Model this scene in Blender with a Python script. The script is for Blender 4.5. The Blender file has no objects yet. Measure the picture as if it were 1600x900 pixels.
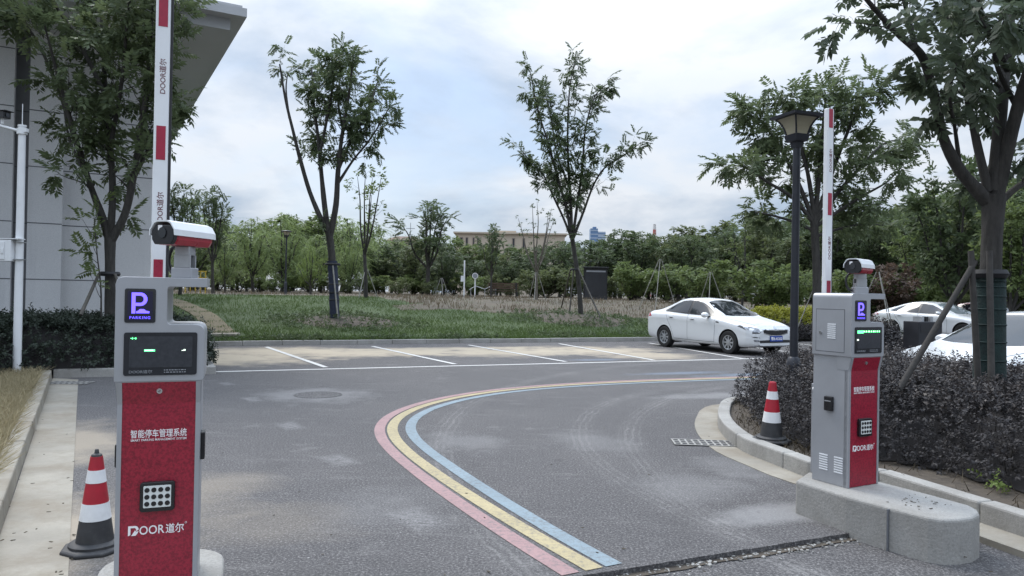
import bpy, math, random
import numpy as np
from mathutils import Vector, Matrix, noise as mnoise
from mathutils.bvhtree import BVHTree
from mathutils.geometry import delaunay_2d_cdt

R = math.radians
S = bpy.context.scene
COL = S.collection

# ---------------------------------------------------------------- camera
CAM_H, FPX, PITCH, ROLL = 1.5, 1156.0, 0.4, 1.0
cam_d = bpy.data.cameras.new('camera')
cam_d.sensor_width = 36.0
cam_d.lens = 36.0 * FPX / 1600.0
cam_d.clip_end = 4000.0
cam_d.clip_start = 0.05
cam = bpy.data.objects.new('camera', cam_d)
COL.objects.link(cam)
CM = Matrix.Rotation(R(90 + PITCH), 4, 'X') @ Matrix.Rotation(R(ROLL), 4, 'Z')
CM.translation = (0, 0, CAM_H)
cam.matrix_world = CM
S.camera = cam

def ray(px, py):
    return CM.to_3x3() @ Vector(((px - 800) / FPX, -(py - 450) / FPX, -1.0))
def G(px, py, z=0.0):                      # the point of the level z seen at a photo position
    d = ray(px, py); t = (z - CAM_H) / d.z
    return Vector((d.x * t, d.y * t, z))
def D(px, py, Y):                          # the point at distance Y ahead seen there
    d = ray(px, py); t = Y / d.y
    return Vector((d.x * t, Y, CAM_H + d.z * t))

# ---------------------------------------------------------------- node helpers
class NT:
    def __init__(s, tree):
        s.t = tree
        for n in list(tree.nodes): tree.nodes.remove(n)
    def n(s, typ, **kw):
        x = s.t.nodes.new(typ)
        for k, v in kw.items(): setattr(x, k, v)
        return x
    def set(s, sock, v):
        if v is None: return
        if isinstance(v, bpy.types.NodeSocket): s.t.links.new(v, sock)
        elif isinstance(v, (tuple, list)) and len(v) == 3 and sock.type == 'RGBA': sock.default_value = (*v, 1)
        else: sock.default_value = v
    def obj(s):
        return s.n('ShaderNodeTexCoord').outputs['Object']
    def noise(s, scale, detail=4, rough=.55, vec=None, dist=0):
        x = s.n('ShaderNodeTexNoise')
        s.set(x.inputs['Vector'], vec if vec is not None else s.obj())
        x.inputs['Scale'].default_value = scale; x.inputs['Detail'].default_value = detail
        x.inputs['Roughness'].default_value = rough; x.inputs['Distortion'].default_value = dist
        return x.outputs['Fac']
    def voro(s, scale, vec=None, feature='F1', out='Distance'):
        x = s.n('ShaderNodeTexVoronoi', feature=feature)
        s.set(x.inputs['Vector'], vec if vec is not None else s.obj())
        x.inputs['Scale'].default_value = scale
        return x.outputs[out]
    def ramp(s, fac, stops):
        x = s.n('ShaderNodeValToRGB'); e = x.color_ramp.elements
        while len(e) < len(stops): e.new(.5)
        for i, (p, c) in enumerate(stops):
            e[i].position = p; e[i].color = (c, c, c, 1) if isinstance(c, (int, float)) else (*c, 1)
        s.set(x.inputs[0], fac); return x.outputs[0]
    def mix(s, fac, a, b, blend='MIX'):
        x = s.n('ShaderNodeMix', data_type='RGBA', blend_type=blend)
        s.set(x.inputs[0], fac); s.set(x.inputs[6], a); s.set(x.inputs[7], b); return x.outputs[2]
    def m(s, op, a, b=None, clamp=False):
        x = s.n('ShaderNodeMath', operation=op, use_clamp=clamp)
        s.set(x.inputs[0], a); s.set(x.inputs[1], b); return x.outputs[0]
    def mapping(s, loc=(0, 0, 0), rot=(0, 0, 0), scale=(1, 1, 1), vec=None, typ='TEXTURE'):
        x = s.n('ShaderNodeMapping', vector_type=typ)
        s.set(x.inputs[0], vec if vec is not None else s.obj())
        x.inputs[1].default_value = loc; x.inputs[2].default_value = rot; x.inputs[3].default_value = scale
        return x.outputs[0]
    def length(s, vec):
        x = s.n('ShaderNodeVectorMath', operation='LENGTH'); s.set(x.inputs[0], vec); return x.outputs['Value']
    def bump(s, h, strength=.3, dist=.01):
        x = s.n('ShaderNodeBump'); s.set(x.inputs['Height'], h)
        x.inputs['Strength'].default_value = strength; x.inputs['Distance'].default_value = dist
        return x.outputs[0]
    def principled(s, color, rough=.5, metal=0, normal=None, spec=None, emis=None, estr=0, coat=0):
        p = s.n('ShaderNodeBsdfPrincipled')
        s.set(p.inputs['Base Color'], color); s.set(p.inputs['Roughness'], rough); s.set(p.inputs['Metallic'], metal)
        if normal is not None: s.set(p.inputs['Normal'], normal)
        if spec is not None: p.inputs['Specular IOR Level'].default_value = spec
        if emis: p.inputs['Emission Color'].default_value = (*emis, 1); p.inputs['Emission Strength'].default_value = estr
        p.inputs['Coat Weight'].default_value = coat
        return p.outputs[0]
    def out(s, sh):
        o = s.n('ShaderNodeOutputMaterial'); s.t.links.new(sh, o.inputs['Surface'])

def newmat(name):
    m = bpy.data.materials.new(name); m.use_nodes = True
    return m, NT(m.node_tree)

def clamp3(c, k): return tuple(min(1, x * k) for x in c)
def mat(name, col, rough=.5, metal=0, var=.12, scale=6, detail=5, bump=0, bscale=60, spec=None, emis=None, estr=0, coat=0, spots=0, spotcol=None, spotscale=5):
    m, t = newmat(name)
    f = t.ramp(t.noise(scale, detail, .6), [(.3, 0), (.7, 1)])
    c = t.mix(f, clamp3(col, 1 - var), clamp3(col, 1 + var))
    if spots:
        g = t.ramp(t.noise(spotscale, 6, .7), [(.5, 0), (.72, spots)])
        c = t.mix(g, c, spotcol)
    nrm = t.bump(t.noise(bscale, 4, .6), bump, .01) if bump else None
    rv = t.m('MULTIPLY_ADD', f, .12); rv.node.inputs[2].default_value = rough - .06
    t.out(t.principled(c, rv, metal, nrm, spec, emis, estr, coat))
    return m

def leafmat(name, dark, light, trans=.35, rough=.55):
    m, t = newmat(name)
    g = t.n('ShaderNodeNewGeometry')
    r = g.outputs['Random Per Island']
    f = t.m('ADD', t.m('MULTIPLY', r, .6), t.m('MULTIPLY', t.noise(.9, 3), .5), True)
    c = t.mix(f, dark, light)
    p = t.principled(c, rough, 0, spec=.3)
    tr = t.n('ShaderNodeBsdfTranslucent'); t.set(tr.inputs[0], t.mix(.5, c, clamp3(light, 1.5)))
    mx = t.n('ShaderNodeMixShader'); mx.inputs[0].default_value = trans
    t.t.links.new(p, mx.inputs[1]); t.t.links.new(tr.outputs[0], mx.inputs[2])
    t.out(mx.outputs[0]); return m

# ---------------------------------------------------------------- mesh helpers
class MB:
    def __init__(s): s.v = []; s.f = []; s.m = []
    def add(s, vs, fs, mi=0):
        o = len(s.v); s.v += [tuple(v) for v in vs]
        for f in fs: s.f.append([o + i for i in f]); s.m.append(mi)
        return s
    def box(s, x0, x1, y0, y1, z0, z1, mi=0):
        return s.add([(x0,y0,z0),(x1,y0,z0),(x1,y1,z0),(x0,y1,z0),(x0,y0,z1),(x1,y0,z1),(x1,y1,z1),(x0,y1,z1)],
                     [(0,3,2,1),(4,5,6,7),(0,1,5,4),(1,2,6,5),(2,3,7,6),(3,0,4,7)], mi)
    def obox(s, c, ax, ay, az, mi=0):      # centre and three half-axes
        c, ax, ay, az = map(Vector, (c, ax, ay, az)); vs = []
        for k in (-1, 1):
            for a, b in ((-1,-1),(1,-1),(1,1),(-1,1)): vs.append(c + a*ax + b*ay + k*az)
        return s.add(vs, [(0,3,2,1),(4,5,6,7),(0,1,5,4),(1,2,6,5),(2,3,7,6),(3,0,4,7)], mi)
    def prism(s, A, B, mi=0, cap=True):    # two matching loops
        n = len(A); fs = [(i, (i+1) % n, n + (i+1) % n, n + i) for i in range(n)]
        if cap: fs += [tuple(range(n))[::-1], tuple(range(n, 2*n))]
        return s.add(list(A) + list(B), fs, mi)
    def prism_xz(s, poly, y0, y1, mi=0):   # outline in x,z pushed along y (front face y0)
        return s.prism([(x, y1, z) for x, z in poly], [(x, y0, z) for x, z in poly], mi)
    def prism_xy(s, poly, z0, z1, mi=0):
        return s.prism([(x, y, z0) for x, y in poly], [(x, y, z1) for x, y in poly], mi)
    def tube(s, pts, rad, n=10, mi=0, cap=True):
        pts = [Vector(p) for p in pts]; k = len(pts)
        if not hasattr(rad, '__len__'): rad = [rad] * k
        o = len(s.v); prev = None
        for i, p in enumerate(pts):
            d = (pts[min(i+1, k-1)] - pts[max(i-1, 0)])
            d = d.normalized() if d.length > 1e-9 else Vector((0,0,1))
            if prev is None: a = d.orthogonal().normalized()
            else:
                a = prev - d * prev.dot(d); a = a.normalized() if a.length > 1e-6 else d.orthogonal().normalized()
            prev = a; b = d.cross(a)
            for j in range(n):
                t = 2*math.pi*j/n; s.v.append(tuple(p + (a*math.cos(t) + b*math.sin(t))*rad[i]))
        for i in range(k-1):
            for j in range(n):
                s.f.append([o+i*n+j, o+i*n+(j+1) % n, o+(i+1)*n+(j+1) % n, o+(i+1)*n+j]); s.m.append(mi)
        if cap:
            s.f.append([o+j for j in range(n)][::-1]); s.m.append(mi)
            s.f.append([o+(k-1)*n+j for j in range(n)]); s.m.append(mi)
        return s
    def lathe(s, prof, n=24, o=(0,0,0), mi=0, mis=None, cap=True, phase=0):   # (r,z) profile about z
        b = len(s.v); k = len(prof)
        for r, z in prof:
            for j in range(n):
                t = 2*math.pi*(j+phase)/n; s.v.append((o[0]+r*math.cos(t), o[1]+r*math.sin(t), o[2]+z))
        for i in range(k-1):
            for j in range(n):
                s.f.append([b+i*n+j, b+i*n+(j+1) % n, b+(i+1)*n+(j+1) % n, b+(i+1)*n+j]); s.m.append(mis[i] if mis else mi)
        if cap:
            s.f.append([b+j for j in range(n)][::-1]); s.m.append(mis[0] if mis else mi)
            s.f.append([b+(k-1)*n+j for j in range(n)]); s.m.append(mis[-1] if mis else mi)
        return s
    def xf(s, M):
        s.v = [tuple(M @ Vector(v)) for v in s.v]; return s
    def mesh(s, name, mats, smooth=None):
        me = bpy.data.meshes.new(name); me.from_pydata(s.v, [], s.f)
        for m in (mats if isinstance(mats, (list, tuple)) else [mats]): me.materials.append(m)
        me.polygons.foreach_set('material_index', s.m)
        if smooth is not None:
            me.polygons.foreach_set('use_smooth', [True]*len(s.f)); me.set_sharp_from_angle(angle=R(smooth))
        me.update(); return me
    def build(s, name, mats, parent=None, smooth=None, bevel=0, seg=2):
        o = link(name, s.mesh(name, mats, smooth), parent)
        if bevel:
            b = o.modifiers.new('bevel', 'BEVEL'); b.width = bevel; b.segments = seg; b.limit_method = 'ANGLE'; b.angle_limit = R(35)
        return o

def link(name, data, parent=None):
    o = bpy.data.objects.new(name, data); COL.objects.link(o)
    if parent is not None: o.parent = parent
    return o
def tag(o, label=None, cat=None, group=None, kind=None):
    if label: o['label'] = label
    if cat: o['category'] = cat
    if group: o['group'] = group
    if kind: o['kind'] = kind
    return o
def thing(name, label, cat, loc=(0,0,0), rz=0, group=None):
    o = link(name, None); o.location = loc; o.rotation_euler = (0, 0, rz)
    return tag(o, label, cat, group)
def structure(o): o['kind'] = 'structure'; return o
def copy_tree(o, parent=None):
    c = o.copy(); COL.objects.link(c)
    if parent is not None: c.parent = parent
    for ch in o.children: copy_tree(ch, c)
    return c
def rrect(x0, x1, z0, z1, r, n=5):
    out = []
    for cx, cz, a in ((x1-r, z1-r, 0), (x0+r, z1-r, 90), (x0+r, z0+r, 180), (x1-r, z0+r, 270)):
        for i in range(n+1):
            t = R(a + 90*i/n); out.append((cx + r*math.cos(t), cz + r*math.sin(t)))
    return out
def round_poly(pts, rs, n=5):              # corner-rounded outline
    out = []; N = len(pts)
    for i, p in enumerate(pts):
        r = rs[i] if hasattr(rs, '__len__') else rs
        p = Vector(p); a = Vector(pts[i-1]) - p; b = Vector(pts[(i+1) % N]) - p
        if r <= 0: out.append(tuple(p)); continue
        a.normalize(); b.normalize()
        A, B = p + a*r, p + b*r
        for k in range(n+1):
            t = k/n; out.append(tuple((1-t)**2*A + 2*t*(1-t)*p + t*t*B))
    return out
def mesh_np(name, V, F, mats, smooth=False):
    V = np.asarray(V, np.float32); F = np.asarray(F, np.int32); k = F.shape[1]
    me = bpy.data.meshes.new(name)
    me.vertices.add(len(V)); me.vertices.foreach_set('co', V.ravel())
    me.loops.add(F.size); me.loops.foreach_set('vertex_index', F.ravel())
    me.polygons.add(len(F)); me.polygons.foreach_set('loop_start', np.arange(0, F.size, k, dtype=np.int32))
    me.polygons.foreach_set('use_smooth', np.full(len(F), smooth))
    for m in (mats if isinstance(mats, (list, tuple)) else [mats]): me.materials.append(m)
    me.update(calc_edges=True); return me
_DG = None
def text_mesh(body, size, extrude=.0006, bold=0.0, space=1.0):
    """Lettering as a mesh in its own x,y plane, centred on its box; returns mesh, width, height."""
    c = bpy.data.curves.new('lettering', 'FONT'); c.body = body; c.size = size; c.extrude = extrude; c.offset = bold; c.space_character = space
    c.resolution_u = 3
    o = bpy.data.objects.new('lettering', c); COL.objects.link(o)
    dg = bpy.context.evaluated_depsgraph_get(); dg.update()
    me = bpy.data.meshes.new_from_object(o.evaluated_get(dg))
    bpy.data.objects.remove(o); bpy.data.curves.remove(c)
    a = np.empty(len(me.vertices)*3, np.float32); me.vertices.foreach_get('co', a); a = a.reshape(-1, 3)
    lo, hi = a.min(0), a.max(0); a -= (lo+hi)/2
    me.vertices.foreach_set('co', a.ravel()); me.materials.clear()
    return me, hi[0]-lo[0], hi[1]-lo[1]
def lettering(name, body, parent, M, m, width=None, height=None, size=1.0, bold=0, space=1.0, extrude=.0006):
    """M places the text plane (x right, y up, z outwards)."""
    me, w, h = text_mesh(body, size, extrude, bold, space)
    sx = (width / w) if width else None; sy = (height / h) if height else None
    sx = sx or sy or 1; sy = sy or sx
    me.transform(M @ Matrix.Diagonal((sx, sy, 1, 1))); me.materials.append(m)
    return link(name, me, parent)
FRONT = lambda x, y, z: Matrix.Translation((x, y, z)) @ Matrix.Rotation(R(90), 4, 'X')     # reads from -y
# ---------------------------------------------------------------- materials
M = {}
M['silver'] = mat('silver_paint', (.345,.352,.37), .42, .35, .05, 3, spots=.18, spotcol=(.22,.22,.22), spotscale=4, bump=.03, bscale=400)
m, t = newmat('red_mottled_panel')
sp = t.ramp(t.noise(95, 3, .75), [(.42, 0), (.62, 1)])
bl = t.ramp(t.noise(3, 3), [(.3, 0), (.7, 1)])
c = t.mix(sp, (.30,.016,.036), (.15,.008,.020)); c = t.mix(t.m('MULTIPLY', bl, .25), c, (.31,.026,.048))
t.out(t.principled(c, .34, 0, spec=.45)); M['redpanel'] = m
M['black'] = mat('black_plastic', (.012,.012,.014), .3, 0, .2, 20)
M['blackmatt'] = mat('black_rubber', (.018,.018,.02), .7, 0, .25, 20)
M['screen'] = mat('dark_screen', (.02,.022,.026), .12, 0, .1, 30)
M['screen_in'] = mat('lcd_glass', (.035,.038,.045), .18, 0, .15, 60)
M['led_p'] = mat('violet_led', (.1,.08,.4), .4, emis=(.11,.075,1.0), estr=1.7)
M['led_bg'] = mat('led_board', (.008,.007,.03), .35)
M['led_g'] = mat('green_led', (.05,.5,.15), .4, emis=(.12,1.0,.3), estr=1.6)
M['led_w'] = mat('pale_led', (.5,.6,.5), .4, emis=(.75,1.0,.8), estr=1.2)
M['white_print'] = mat('white_print', (.78,.76,.76), .5, var=.04)
M['grey_print'] = mat('grey_print', (.25,.26,.28), .5, var=.04)
M['dark_print'] = mat('dark_red_print', (.12,.03,.04), .5, var=.1)
M['white_pad'] = mat('pale_keypad_plate', (.62,.64,.62), .4, var=.06)
M['white_paint'] = mat('white_metal', (.70,.71,.72), .35, 0, .05, 4, spots=.2, spotcol=(.45,.44,.41), spotscale=6)
M['vent'] = mat('vent_slot', (.72,.73,.74), .5, var=.05)
M['red_sticker'] = mat('red_reflective', (.30,.008,.035), .32, var=.15, scale=30)
M['cam_red'] = mat('red_camera_shell', (.34,.02,.035), .3, 0, .1, 10)
M['chrome'] = mat('chrome', (.6,.6,.6), .18, .9, .05)
M['grey_metal'] = mat('galvanised_metal', (.36,.37,.38), .45, .5, .15, 12)
m, t = newmat('concrete')
a = t.noise(2.2, 8, .65); b = t.noise(70, 3, .7)
c = t.ramp(a, [(.3, (.23,.22,.20)), (.55, (.31,.30,.28)), (.75, (.38,.37,.34))])
c = t.mix(t.ramp(b, [(.35, .35), (.6, 0)]), c, (.15,.145,.135))
c = t.mix(t.ramp(t.noise(.9, 6, .7), [(.52, 0), (.72, .5)]), c, (.17,.155,.13))
t.out(t.principled(c, .88, 0, t.bump(t.noise(45, 6, .7), .5, .012))); M['concrete'] = m
m, t = newmat('pale_concrete')
c = t.ramp(t.noise(1.7, 8, .65), [(.3, (.20,.183,.15)), (.55, (.27,.248,.205)), (.75, (.33,.305,.25))])
c = t.mix(t.ramp(t.noise(60, 3, .7), [(.35, .3), (.6, 0)]), c, (.22,.20,.17))
c = t.mix(t.ramp(t.noise(1.3, 7, .75), [(.44, 0), (.64, .8)]), c, (.18,.15,.11))
t.out(t.principled(c, .9, 0, t.bump(t.noise(40, 6, .7), .4, .01))); M['pale_concrete'] = m
M['cone_red'] = mat('red_cone_sleeve', (.34,.008,.022), .45, var=.15, scale=14, spots=.35, spotcol=(.2,.02,.02), spotscale=9)
M['cone_white'] = mat('reflective_white_band', (.68,.68,.68), .4, var=.06, scale=14, spots=.4, spotcol=(.42,.4,.38), spotscale=10)
M['cone_black'] = mat('black_cone_rubber', (.028,.028,.03), .65, var=.3, scale=14, spots=.5, spotcol=(.10,.095,.085), spotscale=8)
M['car_white'] = mat('white_car_paint', (.64,.655,.665), .2, 0, .01, 2, coat=.6, spots=.1, spotcol=(.6,.58,.54), spotscale=3)
M['car_red'] = mat('dark_red_car_paint', (.16,.012,.02), .25, 0, .03, 2, coat=.6)
M['glass'] = mat('tinted_car_glass', (.018,.021,.025), .06, 0, .15, 2, spec=.6)
M['glass_clear'] = mat('pale_windscreen', (.16,.19,.20), .08, 0, .25, 3, spec=.6)
M['tyre'] = mat('tyre_rubber', (.011,.011,.011), .8, var=.2)
M['rim'] = mat('alloy_rim', (.40,.41,.42), .35, .5, .06)
M['lens'] = mat('headlamp_lens', (.26,.27,.29), .12, .3, .5, 16)
M['tail'] = mat('tail_lamp', (.28,.01,.015), .2, 0, .2, 16)
M['plate_blue'] = mat('blue_number_plate', (.02,.06,.28), .4, var=.05)
M['lamp_iron'] = mat('dark_blue_grey_iron', (.022,.024,.032), .45, .2, .2, 12)
m, t = newmat('frosted_lamp_glass')
p = t.principled(t.mix(t.noise(5, 3), (.55,.50,.36), (.68,.64,.52)), .4, 0)
tr = t.n('ShaderNodeBsdfTranslucent'); tr.inputs[0].default_value = (.75,.70,.55,1)
mx = t.n('ShaderNodeMixShader'); mx.inputs[0].default_value = .55
t.t.links.new(p, mx.inputs[1]); t.t.links.new(tr.outputs[0], mx.inputs[2]); t.out(mx.outputs[0]); M['lamp_glass'] = m
m, t = newmat('bark')
st = t.mapping(scale=(1,1,.25), typ='POINT')
c = t.ramp(t.noise(14, 6, .7, st), [(.3, (.020,.018,.016)), (.7, (.062,.057,.051))])
t.out(t.principled(c, .9, 0, t.bump(t.noise(22, 6, .7, st), .8, .02))); M['bark'] = m
M['bark_pale'] = mat('pale_bark', (.13,.115,.095), .9, 0, .3, 12, bump=.4, bscale=20)
M['stake'] = mat('weathered_pole', (.10,.092,.08), .85, 0, .3, 9, bump=.4, bscale=30, spots=.5, spotcol=(.07,.06,.05), spotscale=7)
M['stake_dark'] = mat('dark_weathered_prop', (.050,.046,.042), .9, 0, .3, 9, bump=.5, bscale=30)
M['stake_pale'] = mat('pale_support_pole', (.27,.26,.235), .8, 0, .25, 5)
M['wrap_blue'] = mat('dark_blue_trunk_wrap', (.028,.034,.058), .85, 0, .35, 18, bump=.6, bscale=40)
M['wrap_green'] = mat('dark_green_trunk_wrap', (.012,.027,.025), .85, 0, .4, 16, bump=.6, bscale=50)
M['leaf_a'] = leafmat('leaf_dull_green', (.036,.050,.032), (.098,.125,.076), .36)
M['leaf_b'] = leafmat('leaf_mid_green', (.056,.088,.028), (.145,.185,.066), .40)
M['leaf_c'] = leafmat('leaf_dark', (.036,.055,.026), (.096,.128,.058), .34)
M['leaf_e'] = leafmat('leaf_grey_green', (.048,.070,.034), (.125,.158,.076), .36)
M['leaf_d'] = leafmat('leaf_olive', (.055,.075,.030), (.14,.165,.070), .36)
M['leaf_s'] = leafmat('leaf_purple_shoot', (.045,.040,.038), (.095,.082,.076), .2, .5)
M['leaf_w'] = leafmat('leaf_willow', (.105,.150,.050), (.20,.255,.100), .45)
M['leaf_y'] = leafmat('leaf_fresh', (.095,.150,.032), (.19,.25,.07), .4)
M['leaf_r'] = leafmat('leaf_reddish', (.055,.038,.030), (.11,.075,.055), .3)
M['leaf_p'] = leafmat('leaf_purple', (.017,.016,.017), (.058,.053,.054), .15, .6)
M['leaf_g'] = leafmat('leaf_yellow_hedge', (.16,.18,.02), (.34,.34,.05), .35)
M['leaf_h'] = leafmat('leaf_dark_hedge', (.016,.024,.018), (.045,.058,.040), .2)
M['grass'] = leafmat('grass_blades', (.036,.062,.015), (.082,.125,.034), .3, .7)
M['straw'] = leafmat('straw_blades', (.17,.145,.085), (.33,.28,.17), .3, .8)
M['weed'] = leafmat('dry_weeds', (.085,.068,.048), (.165,.135,.094), .3, .8)
M['litter'] = leafmat('fallen_leaves', (.020,.017,.013), (.10,.08,.05), .1, .8)
M['soil'] = mat('dark_soil', (.060,.048,.036), .95, 0, .35, 9, bump=.8, bscale=30, spots=.5, spotcol=(.12,.10,.075), spotscale=12)
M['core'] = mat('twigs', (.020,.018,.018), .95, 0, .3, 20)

# asphalt with its stains, sand, tyre scuffs (marks with shapes of their own)
m, t = newmat('asphalt')
O = t.obj()
fine = t.noise(62, 5, .85, O); mid = t.noise(12, 6, .7, O); big = t.noise(.42, 6, .62, O)
c = t.ramp(big, [(.28, (.060,.057,.058)), (.5, (.075,.071,.071)), (.72, (.096,.090,.088))])
c = t.mix(t.ramp(fine, [(.40, .9), (.50, 0)]), c, (.030,.029,.031))
c = t.mix(t.ramp(fine, [(.52, 0), (.62, .85)]), c, (.24,.23,.225))
chip = t.voro(9, O); c = t.mix(t.m('MULTIPLY', t.ramp(chip, [(.0, 1), (.07, 0)]), t.ramp(t.noise(3.3, 2, .5, O), [(.55, 0), (.62, .8)])), c, (.55,.54,.52))
stk = t.mapping((0,0,0), (0,0,.9), (1.0,5,1), O, 'POINT'); c = t.mix(t.ramp(t.noise(1.1, 9, .72, stk), [(.56, 0), (.74, .35)]), c, (.24,.23,.22))
c = t.mix(t.ramp(t.noise(1.9, 9, .75, O), [(.57, 0), (.72, .35)]), c, (.25,.24,.23))
c = t.mix(t.ramp(mid, [(.55, 0), (.78, .30)]), c, (.19,.185,.18))
def blob(cx, cy, rx, ry, rot, col, amt, edge=.55, nscale=1.6):
    global c
    w = t.n('ShaderNodeVectorMath', operation='ADD')
    nx = t.n('ShaderNodeTexNoise'); t.set(nx.inputs['Vector'], O); nx.inputs['Scale'].default_value = nscale; nx.inputs['Detail'].default_value = 6; nx.inputs['Roughness'].default_value = .65
    L = t.length(t.mapping((cx, cy, 0), (0, 0, rot), (rx, ry, 1), O))
    d = t.m('ADD', L, t.m('MULTIPLY', t.m('SUBTRACT', nx.outputs['Fac'], .5), 1.6))
    c = t.mix(t.ramp(d, [(edge*.6, amt), (1.0, 0)]), c, col)
def arc(cx, cy, rad, wid, col, amt, x0=None):
    """A tyre scuff: a ring about (cx,cy), broken up by noise."""
    global c
    L = t.length(t.mapping((cx, cy, 0), (0,0,0), (1,1,1), O))
    d = t.m('ABSOLUTE', t.m('SUBTRACT', L, rad))
    f = t.ramp(t.m('DIVIDE', d, wid), [(.3, amt), (1, 0)])
    f = t.m('MULTIPLY', f, t.ramp(t.noise(1.1, 5, .7, O), [(.34, .1), (.56, 1)]))
    f = t.m('MULTIPLY', f, t.ramp(t.noise(22, 4, .7, O), [(.38, .15), (.6, 1)]))
    f = t.m('MULTIPLY', f, t.ramp(t.m('SINE', t.m('ADD', t.m('MULTIPLY', L, 88), t.m('MULTIPLY', t.noise(2.2, 4, .6, O), 9))), [(.2, .25), (.7, 1)]))
    c = t.mix(f, c, col)
SAND = (.37,.315,.235)
ROWA = math.atan2(.39, .92)
for px, py, rx, ry, a in ((360,560,2.3,2.0,.95),(420,548,2.6,1.3,.95),(535,552,2.3,1.5,.9),(650,550,2.3,1.3,.95),(790,550,2.6,1.7,.9),(930,548,2.4,1.5,.95),(1015,556,1.6,1.3,.8),(700,545,6,.7,.8)):
    p = G(px, py); blob(p.x, p.y, rx, ry, ROWA, SAND, a)
for px, py, rx, ry, a in ((240,800,.7,.9,.30),(330,760,.6,.5,.28),(120,690,.55,1.4,.75),(60,840,.6,1.1,.8),(420,820,.7,.5,.18)):
    p = G(px, py); blob(p.x, p.y, rx, ry, .5, (.30,.255,.195), a)
for px, py, rx, ry, a in ((1060,583,1.5,.25,.30),(930,562,1.0,.3,.30),(1180,585,1.5,.3,.35)):
    p = G(px, py); blob(p.x, p.y, rx, ry, ROWA, (.20,.27,.36), a)
for px, py, rx, ry, a in ((1230,800,.9,.28,.55),(1080,760,.7,.5,.25),(1110,618,1.2,.35,.4),(720,690,.5,.6,.25),(495,617,.95,.95,.38),(930,690,.5,.7,.22),(600,790,.6,.6,.15),(1150,730,.4,.6,.2)):
    p = G(px, py); blob(p.x, p.y, rx, ry, .4, (.27,.265,.26), a, nscale=2.6)
for pa, pb, pc in (((975,622),(907,664),(960,742)), ((1075,615),(985,668),(1060,775)), ((775,612),(702,662),(690,715))):
    A, B, Cc = G(*pa), G(*pb), G(*pc)
    ax, ay, bx, by, cx_, cy_ = A.x, A.y, B.x, B.y, Cc.x, Cc.y
    dd = 2*(ax*(by-cy_)+bx*(cy_-ay)+cx_*(ay-by))
    ux = ((ax*ax+ay*ay)*(by-cy_)+(bx*bx+by*by)*(cy_-ay)+(cx_*cx_+cy_*cy_)*(ay-by))/dd
    uy = ((ax*ax+ay*ay)*(cx_-bx)+(bx*bx+by*by)*(ax-cx_)+(cx_*cx_+cy_*cy_)*(bx-ax))/dd
    arc(ux, uy, math.hypot(ax-ux, ay-uy), .17, (.26,.25,.24), .40)
# faint remains of a dashed line
for (ax, ay), (bx, by), w in (((347,597),(362,602),.11),((386,620),(404,628),.12),((440,658),(466,672),.14),((510,710),(548,728),.15),((620,795),(690,830),.16)):
    A, B = G(ax, ay), G(bx, by); mid_ = (A+B)/2; dv = B-A
    L = t.mapping((mid_.x, mid_.y, 0), (0,0,math.atan2(dv.y, dv.x)), (dv.length/2, w, 1), O)
    sx = t.n('ShaderNodeSeparateXYZ'); t.set(sx.inputs[0], L)
    d = t.m('MAXIMUM', t.m('ABSOLUTE', sx.outputs[0]), t.m('ABSOLUTE', sx.outputs[1]))
    f = t.m('MULTIPLY', t.ramp(d, [(.45, .50), (1, 0)]), t.ramp(t.noise(11, 7, .8, stk), [(.42, 0), (.66, 1)]))
    c = t.mix(f, c, (.36,.355,.35))
c = t.mix(t.ramp(t.noise(.85, 5, .7, t.mapping((7,3,0), (0,0,.3), (1,1,1), O, 'POINT')), [(.57, 0), (.72, .4)]), c, (.045,.043,.043))
c = t.mix(t.ramp(t.noise(4.5, 4, .6, t.mapping((3,8,0), (0,0,.3), (1,1,1), O, 'POINT')), [(.66, 0), (.72, .45)]), c, (.04,.038,.038))
t.out(t.principled(c, .86, 0, t.bump(t.noise(130, 3, .75, O), .55, .006), spec=.35)); M['asphalt'] = m
def paintmat(name, col, wear=.5):
    m, t = newmat(name); O = t.obj()
    w = t.m('MULTIPLY', t.ramp(t.noise(28, 6, .75, O), [(.46, 0), (.66, 1)]), t.ramp(t.noise(.8, 4, .6, O), [(.35, .25), (.65, 1)]))
    w = t.m('MULTIPLY', w, wear * 1.5, True)
    c = t.mix(t.ramp(t.noise(3, 5, .65, O), [(.3, 0), (.7, 1)]), clamp3(col, .86), clamp3(col, 1.06))
    c = t.mix(t.ramp(t.noise(140, 2, .8, O), [(.36, .4), (.5, 0)]), c, clamp3(col, .55))
    c = t.mix(w, c, (.115,.11,.11))
    t.out(t.principled(c, .8, 0, t.bump(t.noise(130, 3, .75, O), .4, .005))); return m
M['line_white'] = paintmat('worn_white_paint', (.62,.61,.58), .55)
M['line_red'] = paintmat('worn_pink_paint', (.32,.20,.195), .65)
M['line_yellow'] = paintmat('worn_yellow_paint', (.39,.325,.185), .65)
M['line_blue'] = paintmat('worn_blue_paint', (.20,.255,.285), .65)
M['smear_white'] = None
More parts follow.
